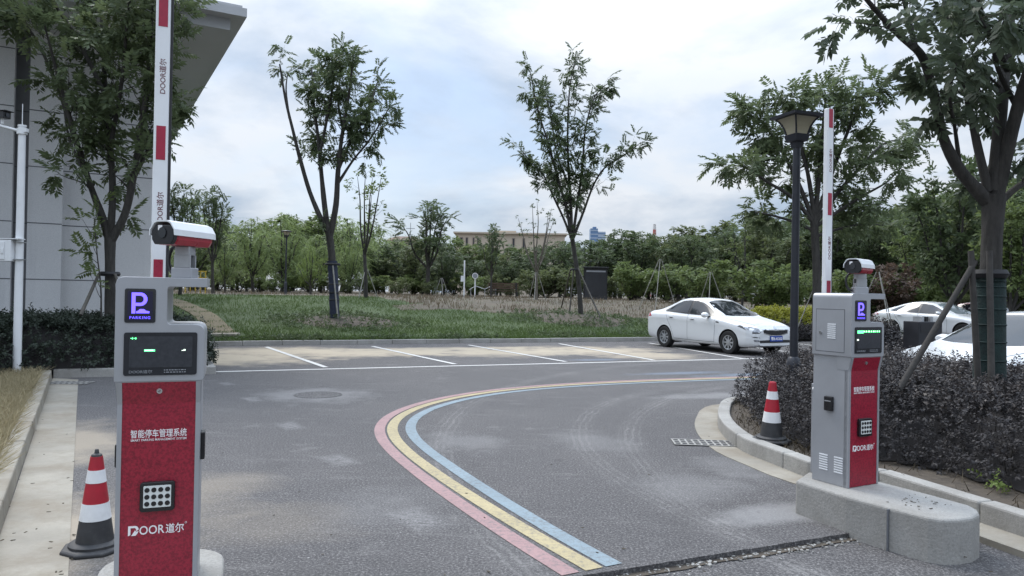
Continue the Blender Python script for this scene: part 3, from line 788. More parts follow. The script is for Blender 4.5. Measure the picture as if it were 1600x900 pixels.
    # left flank: service door, vents, card reader
    xs = -W/2
    def flank(y0, y1, z0, z1, th=.003, base=None):
        b = xs if base is None else base
        return MB().box(b-th, b+.004, y0, y1, z0, z1)
    dr = MB()
    for a in ((.035,.268,.905,.910),(.035,.268,1.195,1.200),(.035,.039,.905,1.2),(.264,.268,.905,1.2)): dr.box(xs-.0008, xs+.002, a[0], a[1], a[2], a[3])
    dr.build('door_gap', M['joint'], t_)
    dm = flank(.0395,.2635,.9105,1.1945,.0012).build('service_door', M['silver'], t_)
    MB().tube([(xs,.225,1.035),(xs-.010,.225,1.035)], .010, 14).build('door_lock', M['chrome'], dm, 40)
    mb = MB()
    for k in range(8): mb.box(xs-.0035, xs, .105, .170, 1.030+k*.0135-.032, 1.030+k*.0135-.025)
    mb.build('door_vent', M['vent'], dm)
    xl = -W/2+.012
    for ya in (.045, .165):
        mb = MB()
        for k in range(7): mb.box(xl-.003, xl+.002, ya, ya+.068, .088+k*.0165, .096+k*.0165)
        mb.build('vent', M['vent'], t_)
    cr = MB().box(xl-.022, xl+.002, .122, .188, .500, .600).build('card_reader', M['black'], t_, bevel=.006)
    MB().box(xl-.0235, xl-.021, .130, .180, .565, .572).build('reader_lamp', M['grey_metal'], cr)
    if live == 0:
        MB().box(W/2-.014, W/2+.006, .10, .17, .52, .64).build('card_reader', M['black'], t_, bevel=.005)
    return t_
def kmat(t_): return Matrix.Translation(t_.location) @ Matrix.Rotation(t_.rotation_euler.z, 4, 'Z')

LKZ = .23; LROT = R(20.5)
lb = G(243, 926, LKZ)
kl = kiosk(lb, LROT, 'larger red and silver parking kiosk beside the left traffic cone, facing the viewer', 0)
RROT = R(28)
nb = G(1325, 764, LKZ)
rb = nb + Vector((math.cos(RROT), math.sin(RROT), 0))*(KW/2-.01)
kr = kiosk(rb, RROT, 'red and silver kiosk on the long concrete plinth before the dark hedge', 1)

# plinths
ip = [G(x, y, LKZ) for x, y in ((1263,737),(1243,750),(1322,775),(1390,793),(1450,808),(1475,811.5),(1500,811),(1520,808),(1531,802),(1528,796),(1515,789),(1457,773),(1375,752))]
loop = [(p.x, p.y) for p in ip]
mb = MB().prism([(x, y, -.06) for x, y in loop][::1], [(x, y, LKZ) for x, y in loop])
o = mb.build('concrete_plinth', M['concrete'], bevel=.02, seg=3)
tag(o, 'long concrete plinth with one rounded end carrying the right-hand kiosk', 'plinth', 'concrete plinths under the kiosks')
a = G(1388, 793, LKZ); 
jd = (ip[4]-ip[2]).normalized(); jn = Vector((jd.y, -jd.x, 0))
MB().obox((a.x, a.y, .085), jd*.004, jn*.010, (0,0,.135)).build('joint', M['joint'], o)
mb = MB(); hw = .262; lp = []
cxp = 0.0
for i in range(13): a_ = R(180*i/12); lp.append((cxp+hw*math.cos(a_), .36+.20*math.sin(a_)))
lp += [(cxp-hw, -1.0)]
for i in range(13): a_ = R(180+180*i/12); lp.append((cxp+hw*math.cos(a_), -1.0+.25*math.sin(a_)))
mb.prism_xy(lp, -.06, LKZ)
o = mb.build('concrete_plinth', M['concrete'], bevel=.02, seg=3); o.location = (lb.x, lb.y, 0); o.rotation_euler.z = LROT
tag(o, 'concrete plinth with rounded end under the kiosk by the left cone', 'plinth', 'concrete plinths under the kiosks')
rg = random.Random(8); mb = MB()
for i in range(24):
    u = rg.random(); p = ip[3].lerp(ip[11], .15+.7*rg.random()) + (ip[6]-ip[2])*rg.uniform(-.25,.5)*.6
    a_ = rg.random()*6; l = rg.uniform(.004,.011)
    mb.obox((p.x, p.y, LKZ+.004), Vector((math.cos(a_), math.sin(a_), rg.uniform(-.2,.2)))*l, Vector((-math.sin(a_), math.cos(a_), 0))*l*.35, (0,0,.001))
for i in range(80):
    p = G(rg.choice([rg.uniform(0,160), rg.uniform(320,1560)]), 900-300*rg.random()**1.5)
    a_ = rg.random()*6; l = rg.uniform(.004,.013)
    mb.obox((p.x, p.y, .007), Vector((math.cos(a_), math.sin(a_), rg.uniform(-.1,.1)))*l, Vector((-math.sin(a_), math.cos(a_), 0))*l*.4, (0,0,.0012))
tag(mb.build('fallen_leaves', M['litter']), 'small dry leaves strewn over the asphalt and the right plinth', kind='stuff')

# barrier arms behind the kiosks
def arm(px, Y, rz, ztop, label):
    p = D(px, 440, Y)
    t_ = thing('barrier_arm', label, 'barrier arm', (p.x, p.y, LKZ), rz, 'raised red and white barrier arms')
    z0, z1 = .62, ztop-LKZ; w = .064
    MB().box(-w/2, w/2, -.018, .018, z0, z1).build('pole', M['white_paint'], t_, bevel=.006)
    MB().box(w/2+.0005, w/2+.012, -.012, .012, z0, z1-.01).build('rubber_edge', M['blackmatt'], t_)
    for k in range(-1, 4):
        zc = 1.55+.63*k-LKZ
        if zc-.08 < z0+.05: continue
        zt = min(zc+.08, z1-.004)
        if zt-zc < -.04: continue
        MB().box(-w/2+.012, w/2-.012, -.0195, -.0178, zc-.08, zt).build('red_sticker', M['red_sticker'], t_)
        for nm, body, off, wd in (('maker_name', 'DOOR道尔', .315, .165),):
            zz = zc+off
            if zz+.1 > z1 or k > 1: continue
            lettering(nm, body, t_, Matrix.Translation((.002, -.0182, zz)) @ Matrix.Rotation(R(90), 4, 'X') @ Matrix.Rotation(R(90), 4, 'Z'), M['dark_print'], width=wd, height=.030, bold=.01)
    mb = MB(); mb.box(-.035, .06, -.04, .045, z0-.10, z0+.05); mb.build('clamp', M['black'], t_, bevel=.008)
    MB().tube([(0,-.06,z0-.02),(0,.09,z0-.02)], .028, 16).build('pivot', M['grey_metal'], t_, 40)
    MB().box(-.01, .10, .045, .11, 0, z0+.03).build('drive_post', M['silver'], t_, bevel=.005)
    return t_
al = arm(247, 3.50, R(23), 3.10, 'wide white and red barrier arm rising behind the larger kiosk out of view')
ar = arm(1291.5, 5.33, R(28), 2.87, 'slim white and red barrier arm standing beside the dark street lamp')

# kiosk cameras
def lprcam(p, yaw, label, s=1.0):
    """Housing along local -y (front) to +y (rear), p on the shelf."""
    t_ = thing('surveillance_camera', label, 'camera', p, 0, 'number plate cameras on the kiosks')
    MB().box(-.045,.045,-.035,.035,0,.045).build('foot', M['silver'], t_, bevel=.004)
    mb = MB(); mb.box(-.036,.036,-.030,-.022,.045,.10); mb.box(-.036,.036,.022,.030,.045,.10); mb.box(-.036,-.028,-.022,.022,.045,.07)
    mb.build('bracket', M['grey_metal'], t_, bevel=.002)
    MB().tube([(0,0,.045),(0,0,.098)], .022, 18).build('swivel', M['screen'], t_, 40)
    MB().box(-.032,.032,-.032,.032,.098,.138).build('neck', M['grey_metal'], t_, bevel=.004)
    h = thing('housing_mount', None, None, (0,0,.138), yaw); h.parent = t_
    h.name = 'head'; h.scale = (.82*s, .80*s, 1.04*s)
    L0_, L1_ = -.15, .15
    def sect(y, k, dz=0): return [(x*k, y, z*k+dz) for x, z in ((-.050,0),(.050,0),(.066,.020),(.068,.052),(.045,.078),(-.045,.078),(-.068,.052),(-.066,.020))]
    mb = MB(); A = [sect(L0_,.96,.004), sect(L0_+.01,1), sect(L1_-.03,1), sect(L1_,.82,.006)]
    for a, b in zip(A[:-1], A[1:]): mb.prism(a, b, 0, False)
    mb.add(A[0], [tuple(range(8))]); mb.add(A[-1], [tuple(range(8))[::-1]])
    mb.build('shell', M['cam_red'], h, 30)
    # white sunshield over the top, a little longer at the front
    def hood(y, k): return [(x*k, y, z) for x, z in ((-.076,.036),(-.074,.060),(-.050,.090),(-.030,.096),(.030,.096),(.050,.090),(.074,.060),(.076,.036),(.072,.036),(.069,.058),(.047,.084),(.028,.090),(-.028,.090),(-.047,.084),(-.069,.058),(-.072,.036))]
    mb = MB(); B = [hood(L0_-.035,1.0), hood(L1_-.02,1.0), [(x*.9, L1_+.012, z*.97) for x, _, z in hood(0,1)]]
    for a, b in zip(B[:-1], B[1:]): mb.prism(a, b, 0, False)
    mb.add(B[0], [tuple(range(16))]); mb.add(B[-1], [tuple(range(16))[::-1]])
    mb.build('sunshield', M['white_paint'], h, 30)
    # black front with lamp and lens
    mb = MB(); F0 = [(x*.98, y, z) for x, y, z in sect(L0_-.028,1)]; mb.prism(F0, sect(L0_-.001,1))
    mb.build('front', M['black'], h, 30, bevel=.004)
    MB().tube([(0,L0_-.028,.046),(0,L0_-.034,.046)], .022, 20).build('lens', M['screen'], h, 40)
    MB().box(-.026,-.002,L0_-.031,L0_-.027,.056,.076).build('lamp', M['white_print'], h)
    mb = MB()
    r_ = Matrix.Rotation(yaw, 3, 'Z')
    pts = spline([Vector(q) for q in ((-.03,.02,.15),(-.07,.03,.13),(-.085,.03,.08),(-.07,.02,.03),(-.048,.01,.02))], 6)
    mb.tube(pts, .008, 8); mb.build('cable', M['black'], t_, 60)
    return t_
pl = kmat(kl) @ Vector((-KW/2+.250, .10, KH))
lprcam(pl, R(-14), 'red white and black camera seen side-on atop the kiosk beside the left cone')
pr = kmat(kr) @ Vector((-KW/2+.235, .10, KH))
lprcam(pr, R(-44), 'white hooded camera with a black face pointing forward atop the right kiosk')

# traffic cones
def cone(loc, h, label, tip, rz=0):
    t_ = thing('traffic_cone', label, 'traffic cone', loc, rz, 'striped traffic cones')
    s_ = h/.64
    MB().lathe([(.20*s_,0),(.20*s_,.018),(.185*s_,.026),(.15*s_,.03)], 8, phase=.5).build('base', M['cone_black'], t_, bevel=.006)
    MB().lathe([(.152*s_,.028),(.152*s_,.042),(.135*s_,.052),(.11*s_,.054)], 32).build('collar', M['cone_black'], t_, 40)
    zs = [.05,.205,.31,.435,.515,.585]; r0, r1 = .112, .036
    rr = lambda z: (r0 + (r1-r0)*(z-.05)/(.60-.05))*s_
    mb = MB()
    prof = []; mis = []
    for k, (a, b, mi) in enumerate(((.05,.20,0),(.20,.305,1),(.305,.435,2),(.435,.515,1),(.515,.600,2))):
        e = .0015 if mi == 1 else 0
        prof += [(rr(a)+e, a), (rr(b)+e, b)]; mis += [mi, mi]
    mis = mis[:-1]
    mb.lathe([(r, z*s_) for r, z in prof], 36, mis=mis); mb.build('cone', [M['cone_black'], M['cone_white'], M['cone_red']], t_, 50)
    if tip:
        MB().lathe([(.037*s_,.588*s_),(.030*s_,.612*s_),(.014*s_,.620*s_),(.012*s_,.640*s_),(.008*s_,.645*s_)], 20).build('tip', M['cone_black'], t_, 40)
    else:
        MB().lathe([(.036*s_,.597*s_),(.030*s_,.610*s_),(.001,.612*s_)], 20).build('tip', M['cone_red'], t_, 40)
    return t_
cone(G(148, 858), .565, 'striped traffic cone with black tip on the asphalt beside the left kiosk', True, .35)
pc = G(1205, 689, .12)
c2 = cone(pc, .60, 'striped traffic cone without a black tip standing in the planter by the hedge', False, .1)
c2.rotation_euler.x = R(1.5)

# lamp posts
def lamp(loc, label, s=1.0, rz=R(45)):
    t_ = thing('street_lamp', label, 'street lamp', loc, rz, 'dark four-sided park lamps')
    H = 3.57
    MB().lathe([(.15,0),(.15,.03),(.10,.05),(.085,.10),(.085,.62),(.065,.70),(.047,.72)], 20).build('base', M['lamp_iron'], t_, 40)
    MB().tube([(0,0,.70),(0,0,H-.42)], [.047,.042], 20).build('post', M['lamp_iron'], t_, 40)
    q = lambda r, z: [(r,0,z),(0,r,z),(-r,0,z),(0,-r,z)]
    col = MB(); 
    for a, b in ((q(.062,H-.42), q(.075,H-.36)), (q(.075,H-.36), q(.118,H-.35)), (q(.118,H-.35), q(.142,H-.275)), (q(.142,H-.275), q(.128,H-.268))): col.prism(a, b)
    col.build('collar', M['lamp_iron'], t_)
    lv = [(.112,H-.27),(.120,H-.235),(.137,H-.19),(.163,H-.145),(.195,H-.105),(.228,H-.08)]
    for k in range(4):
        mb = MB()
        for (ra, za), (rb_, zb) in zip(lv[:-1], lv[1:]):
            A, B = q(ra, za), q(rb_, zb); mb.add([A[k], A[(k+1) % 4], B[(k+1) % 4], B[k]], [(0,1,2,3)])
        mb.build('glass_pane', M['lamp_glass'], t_)
        rib = MB(); rib.tube([q(r+.006, z)[k] for r, z in lv], .011, 6); rib.build('rib', M['lamp_iron'], t_, 50)
    cap = MB()
    for a, b in ((q(.235,H-.082), q(.30,H-.075)), (q(.30,H-.075), q(.305,H-.045)), (q(.305,H-.045), q(.12,H-.005)), (q(.12,H-.005), q(.06,H+.0))): cap.prism(a, b)
    cap.build('cap', M['lamp_iron'], t_)
    return t_
lp_ = D(1241, 500, 8.6)
l1 = lamp((lp_.x, lp_.y, .10), 'tall dark street lamp rising from the hedge beside the slim barrier arm', rz=R(-25))
def far_lamp(px, Y, label):
    c_ = copy_tree(l1); g = on_land(px, Y); c_.location = g; c_.rotation_euler.z = .4; c_['label'] = label; return c_
far_lamp(446, 41, 'small distant dark lamp post among the willows beyond the lawn')
far_lamp(799, 78, 'tiny dark lamp post beside the bench beyond the lawn')
# ---------------------------------------------------------------- cars
def smooth_table(xs, pts, sig):
    X = np.linspace(-1, 6, 1401)
    px = [p[0] for p in pts]; py = [p[1] for p in pts]
    Y = np.interp(X, px, py); k = max(1, int(sig/.005)); ker = np.hanning(2*k+1); ker /= ker.sum()
    Y = np.convolve(np.pad(Y, k, mode='edge'), ker, mode='valid')
    return np.interp(xs, X, Y)
def car(name, label, sp, paint, loc, heading, group='parked cars', lens_front='chrome'):
    L = sp['L']; fx, rx = sp['fx'], sp['rx']; tr = sp.get('track', .755); wr_ = sp.get('wr', .315)
    root = thing(name, label, 'car', loc, heading, group)
    # x runs from the nose (0) to the tail (L); the car's local +x points forward
    xs = np.unique(np.concatenate([np.linspace(0, .5, 22), np.linspace(.5, L-.5, 90), np.linspace(L-.5, L, 22)]))
    T = {k: smooth_table(xs, sp[k], sg) for k, sg in (('w', .05), ('zb', .08), ('zs', .10), ('zt', .07), ('wt', .12))}
    rings = []
    for i, x in enumerate(xs):
        w, zb, zs, zt, wt = (float(T[k][i]) for k in ('w', 'zb', 'zs', 'zt', 'wt'))
        wt = min(wt, w*.93)
        hh = zt - zs; h2 = min(.075, max(.012, hh*.30))
        P = [(0,zb),(w*.80,zb),(w*.93,zb+.02),(w*.985,zb+.10),(w*1.0,zb+.24),(w*.995,zs-.22),(w*1.0,zs-.13),(w*.985,zs-.04),(w*.95,zs+.0)]
        e = (wt, zt-h2)
        P += [(P[-1][0]+(e[0]-P[-1][0])*.5+.012*min(1, hh*3), (zs+e[1])/2), e, (wt*.93, zt-h2*.38), (wt*.72, zt-.008), (wt*.35, zt+.004), (0, zt+.008)]
        for _ in range(2):
            Q = [P[0]]
            for a, b in zip(P[:-1], P[1:]):
                Q += [(a[0]*.78+b[0]*.22, a[1]*.78+b[1]*.22), (a[0]*.22+b[0]*.78, a[1]*.22+b[1]*.78)]
            Q.append(P[-1]); P = Q
        ring = P + [(-y, z) for y, z in P[-2:0:-1]]
        rings.append([(L/2-x, y, z) for y, z in ring])
    n = len(rings[0]); mb = MB()
    for a, b in zip(rings[:-1], rings[1:]): mb.prism(a, b, 0, False)
    V = [v for r in rings for v in r]; F = []
    for i in range(len(rings)-1):
        for j in range(n): F.append((i*n+j, i*n+(j+1) % n, (i+1)*n+(j+1) % n, (i+1)*n+j))
    bm_ = MB(); bm_.add(V, F); bm_.add(rings[0], [tuple(range(n))[::-1]]); bm_.add(rings[-1], [tuple(range(n))])
    import bmesh
    me = bm_.mesh('body', M[paint])
    b = bmesh.new(); b.from_mesh(me); bmesh.ops.remove_doubles(b, verts=b.verts, dist=1e-5); bmesh.ops.recalc_face_normals(b, faces=b.faces); b.to_mesh(me); b.free()
    tree = BVHTree.FromPolygons([v.co[:] for v in me.vertices], [p.vertices[:] for p in me.polygons])
    body = link('body', me, root)
    # wheel arches: open the side around each wheel, pull the rim of the hole onto a circle, line it in black
    RA = wr_ + .042
    b = bmesh.new(); b.from_mesh(me)
    def arch_of(co):
        if abs(co.y) < .48: return None
        for ax in (fx, rx):
            dx, dz = co.x-(L/2-ax), co.z-wr_-.005
            if math.hypot(dx, dz) < RA: return ax
        return None
    dead = [f for f in b.faces if any(arch_of(v.co) is not None for v in f.verts) and f.calc_center_median().z < .9]
    bmesh.ops.delete(b, geom=dead, context='FACES')
    for v in b.verts:
        if v.is_boundary and abs(v.co.y) > .48:
            for ax in (fx, rx):
                dx, dz = v.co.x-(L/2-ax), v.co.z-wr_-.005; d_ = math.hypot(dx, dz)
                if d_ < RA+.17 and dz > -.16: v.co.x = L/2-ax+dx/d_*RA; v.co.z = wr_+.005+dz/d_*RA
    bmesh.ops.delete(b, geom=[v for v in b.verts if not v.link_faces], context='VERTS')
    b.to_mesh(me); b.free()
    for ax in (fx, rx):
        for s_ in (-1, 1):
            lin = MB(); A0 = []; A1 = []; A2 = []
            for j in range(25):
                a_ = R(-25+230*j/24); cx_, cz_ = L/2-ax+RA*math.cos(a_), wr_+.005+RA*math.sin(a_)
                hit, *_q = tree.ray_cast(Vector((cx_, 3*s_, max(cz_, .24))), Vector((0, -s_, 0))); yo = (hit.y if hit is not None else .8*s_)
                A0.append((cx_, yo-.004*s_, cz_)); A1.append((cx_, .45*s_, cz_)); A2.append((L/2-ax, .45*s_, wr_))
            for j in range(24): lin.add([A0[j], A0[j+1], A1[j+1], A1[j]], [(0,1,2,3)]); lin.add([A1[j], A1[j+1], A2[j]], [(0,1,2)])
            lin.build('wheel_arch', M['blackmatt'], root)
    me.polygons.foreach_set('use_smooth', [True]*len(me.polygons)); me.set_sharp_from_angle(angle=R(32))
    # panels laid on the body, seen along an axis
    AX = {'y': (Vector((0,-1,0)), lambda a, c: Vector((L/2-a, 3, c))), '-y': (Vector((0,1,0)), lambda a, c: Vector((L/2-a, -3, c))),
          'f': (Vector((-1,0,0)), lambda a, c: Vector((5, a, c))), 'r': (Vector((1,0,0)), lambda a, c: Vector((-5, a, c))),
          't': (Vector((0,0,-1)), lambda a, c: Vector((L/2-a, c, 4)))}
    def patch(pname, poly, axis, m, off=.004, parent=root, step=.06, thick=0):
        d, org = AX[axis]
        pts = []
        for p, q in zip(poly, poly[1:]+poly[:1]):
            k = max(1, int(math.hypot(q[0]-p[0], q[1]-p[1])/step))
            for i in range(k): pts.append(Vector((p[0]+(q[0]-p[0])*i/k, p[1]+(q[1]-p[1])*i/k)))
        nb_ = len(pts); lo = [min(p[i] for p in pts) for i in (0,1)]; hi = [max(p[i] for p in pts) for i in (0,1)]
        def inside(p):
            c_ = False
            for a, b2 in zip(pts, pts[1:]+pts[:1]):
                if (a[1] > p[1]) != (b2[1] > p[1]) and p[0] < (b2[0]-a[0])*(p[1]-a[1])/(b2[1]-a[1])+a[0]: c_ = not c_
            return c_
        x = lo[0]+step*.5
        while x < hi[0]:
            z = lo[1]+step*.5
            while z < hi[1]:
                p = Vector((x, z))
                if inside(p) and min((p-q).length for q in pts) > step*.4: pts.append(p)
                z += step
            x += step
        vs, _, fs, *_r = delaunay_2d_cdt(pts, [], [tuple(range(nb_))], 1, 1e-6)
        out = []; ok = True
        for v in vs:
            hit, nr, *_q = tree.ray_cast(org(v[0], v[1]), d)
            if hit is None: out.append(None); continue
            if nr.dot(d) > 0: nr = -nr
            out.append(hit + nr*off)
        good = [f for f in fs if all(out[i] is not None for i in f)]
        o_ = [tuple(p) if p is not None else (0,0,.5) for p in out]
        mb_ = MB(); mb_.add(o_, good)
        me_ = mb_.mesh(pname, M[m]); b_ = bmesh.new(); b_.from_mesh(me_)
        bmesh.ops.delete(b_, geom=[v for v in b_.verts if not v.link_faces], context='VERTS')
        bmesh.ops.recalc_face_normals(b_, faces=b_.faces)
        if b_.faces and sum((f.normal.dot(d) for f in b_.faces)) > 0: bmesh.ops.reverse_faces(b_, faces=b_.faces)
        b_.to_mesh(me_); b_.free(); me_.polygons.foreach_set('use_smooth', [True]*len(me_.polygons))
        return link(pname, me_, parent)
    def strip(pname, line, axis, m, w=.012, off=.0022, parent=root):
        A = []; Bq = []
        for i, p in enumerate(line):
            a = Vector(line[max(i-1, 0)]); b2 = Vector(line[min(i+1, len(line)-1)]); dd = (b2-a).normalized(); nn_ = Vector((-dd.y, dd.x))*w/2
            A.append(tuple(Vector(p)+nn_)); Bq.append(tuple(Vector(p)-nn_))
        return patch(pname, A + Bq[::-1], axis, m, off, parent, step=.05)
    for side in ('y', '-y'):
        s_ = 1 if side == 'y' else -1
        patch('window_surround', sp['dlo'], side, 'black', .003)
        for q in sp['windows']: patch('side_window', q, side, 'glass', .007)
        for q in sp['seams']: strip('door_seam', q, side, 'joint', .010)
        for hx, hz in sp['handles']:
            hit, nr, *_ = tree.ray_cast(Vector((L/2-hx, 3*s_, hz)), Vector((0,-s_,0)))
            MB().obox(hit + Vector((0, s_*.018, 0)), (.095,0,0), (0,.012,0), (0,0,.014)).build('door_handle', M['chrome' if sp.get('chrome') else paint], root, bevel=.008)
            patch('handle_shade', [(hx-.07,hz-.035),(hx+.05,hz-.035),(hx+.05,hz-.008),(hx-.07,hz-.008)], side, 'joint', .002)  # flat dark patch painting the shade under the handle
        mx, mz = sp['mirror']
        hit, nr, *_ = tree.ray_cast(Vector((L/2-mx, 3*s_, mz)), Vector((0,-s_,0)))
        c_ = hit + Vector((0, s_*.13, .035))
        mb_ = MB()
        for k, (a, r1, r2) in enumerate(((-.085,.045,.035),(-.05,.085,.062),(.0,.105,.078),(.045,.105,.078))): pass
        prof = [(-.06,.060,.040),(-.03,.092,.060),(.02,.112,.074),(.055,.112,.074)]
        rg_ = [[(c_.x - a, c_.y + r1*math.cos(2*math.pi*j/14), c_.z + r2*math.sin(2*math.pi*j/14)) for j in range(14)] for a, r1, r2 in [(p_[0]*1.0, p_[1], p_[2]) for p_ in prof]]
        for a, b2 in zip(rg_[:-1], rg_[1:]): mb_.prism(a, b2, 0, False)
        mb_.add(rg_[0], [tuple(range(14))]); mb_.add(rg_[-1], [tuple(range(14))[::-1]])
        mo = mb_.build('wing_mirror', M[paint], root, 50)
        MB().obox(hit + Vector((0, s_*.03, -.005)), (.05,0,0), (0,.05,0), (0,0,.02)).build('stalk', M['black'], mo)
        if 'side_vent' in sp: patch('side_vent', sp['side_vent'], side, 'black', .004)
        for q in sp.get('side_lights', []): patch('tail_light', q, side, 'tail', .004)
    patch('windscreen', sp['screen'], 't', sp.get('screenmat', 'glass'), .004, step=.09)
    patch('rear_window', sp['rscreen'], 't', 'glass', .004, step=.09)
    for q in sp['bonnet']: strip('bonnet_seam', q, 't', 'joint', .010)
    for q in sp.get('grille', []): patch('grille', q, 'f', 'black', .004)
    for q in sp.get('chrome_trim', []): strip('chrome_trim', q, 'f', 'chrome', .018, .007)
    for q in sp.get('headlights', []):
        for s_ in (1, -1):
            h_ = patch('headlight', [(a*s_, z) for a, z in q], 'f', 'black', .004)
            cx = sum(a for a, _ in q)/len(q); cz = sum(z for _, z in q)/len(q)
            patch('lens', [((cx+(a-cx)*.84)*s_, cz+(z-cz)*.66) for a, z in q], 'f', 'lens', .007, parent=h_)
    for q in sp.get('bumper_dark', []): patch('bumper_opening', q, 'f', 'blackmatt', .004)
    for q in sp.get('foglights', []):
        for s_ in (1, -1): patch('fog_light', [(a*s_, z) for a, z in q], 'f', 'lens', .008)
    for q in sp.get('tails', []):
        for s_ in (1, -1): patch('tail_light', [(a*s_, z) for a, z in q], 'r', 'tail', .004)
    if sp.get('emblem'):
        hit, nr, *_ = tree.ray_cast(Vector((5, 0, sp['emblem'])), Vector((-1,0,0)))
        e_ = MB().tube([hit + nr*.001, hit + nr*.008], .05, 20); o_ = e_.build('emblem', M['chrome'], root)
    if sp.get('plate'):
        z = sp['plate']; hit, nr, *_ = tree.ray_cast(Vector((5, 0, z)), Vector((-1,0,0))); x = hit.x + .03
        po = MB().box(x-.02, x, -.22, .22, z-.07, z+.07).build('number_plate', M['plate_blue'], root)
        lettering('plate_text', sp['plate_text'], po, Matrix.Translation((x+.0012, 0, z)) @ Matrix.Rotation(R(90), 4, 'Z') @ Matrix.Rotation(R(90), 4, 'X'), M['white_print'], width=.39, height=.085, bold=.02)
    # wheels
    def wheel(ax, s_):
        wt_ = link('wheel', None, root); wt_.location = (L/2-ax, s_*tr, wr_); wt_.rotation_euler.z = 0 if s_ > 0 else math.pi
        W_ = .10
        def lat(prof, nm_, mt, n_=36):
            mb_ = MB().lathe([(r, z) for r, z in prof], n_, cap=False); mb_.xf(Matrix.Rotation(R(-90), 4, 'X')); return mb_.build(nm_, M[mt], wt_, 40)
        ri = wr_*.63
        lat([(ri*.9,-W_),(wr_*.93,-W_),(wr_,-W_*.75),(wr_,W_*.75),(wr_*.95,W_*.98),(wr_*.80,W_*1.04),(ri,W_*.95),(ri*.96,W_*.5)], 'tyre', 'tyre')
        rb_ = MB()
        mb2 = MB().lathe([(ri,W_*.94),(ri*.90,W_*.90),(ri*.88,W_*.45)], 36, cap=False); mb2.xf(Matrix.Rotation(R(-90), 4, 'X'))
        ns = sp.get('spokes', 8)
        for k in range(ns):
            a = 2*math.pi*k/ns
            for da in ((-.10, .10) if ns < 7 else (0,)):
                u = Vector((math.cos(a+da), 0, math.sin(a+da))); v = Vector((-u.z, 0, u.x))
                q_ = [(u*ri*.16 + v*.022, W_*.86), (u*ri*.16 - v*.022, W_*.86), (u*ri*.93 - v*.020*(1.0 if ns >= 7 else .8), W_*.78), (u*ri*.93 + v*.020*(1.0 if ns >= 7 else .8), W_*.78)]
                mb2.prism([(p.x, y-.02, p.z) for p, y in q_], [(p.x, y, p.z) for p, y in q_])
        mb2.tube([(0,W_*.5,0),(0,W_*.92,0)], ri*.24, 20)
        mb2.build('rim', M['rim' if sp.get('rim', 1) else 'black'], wt_, 40)
        MB().tube([(0,W_*.30,0),(0,W_*.42,0)], ri*.90, 28).build('spoke_gap_shade', M['blackmatt'], wt_)  # black disc standing in for the shaded gaps behind the spokes
    for ax in (fx, rx):
        for s_ in (1, -1): wheel(ax, s_)
    return root

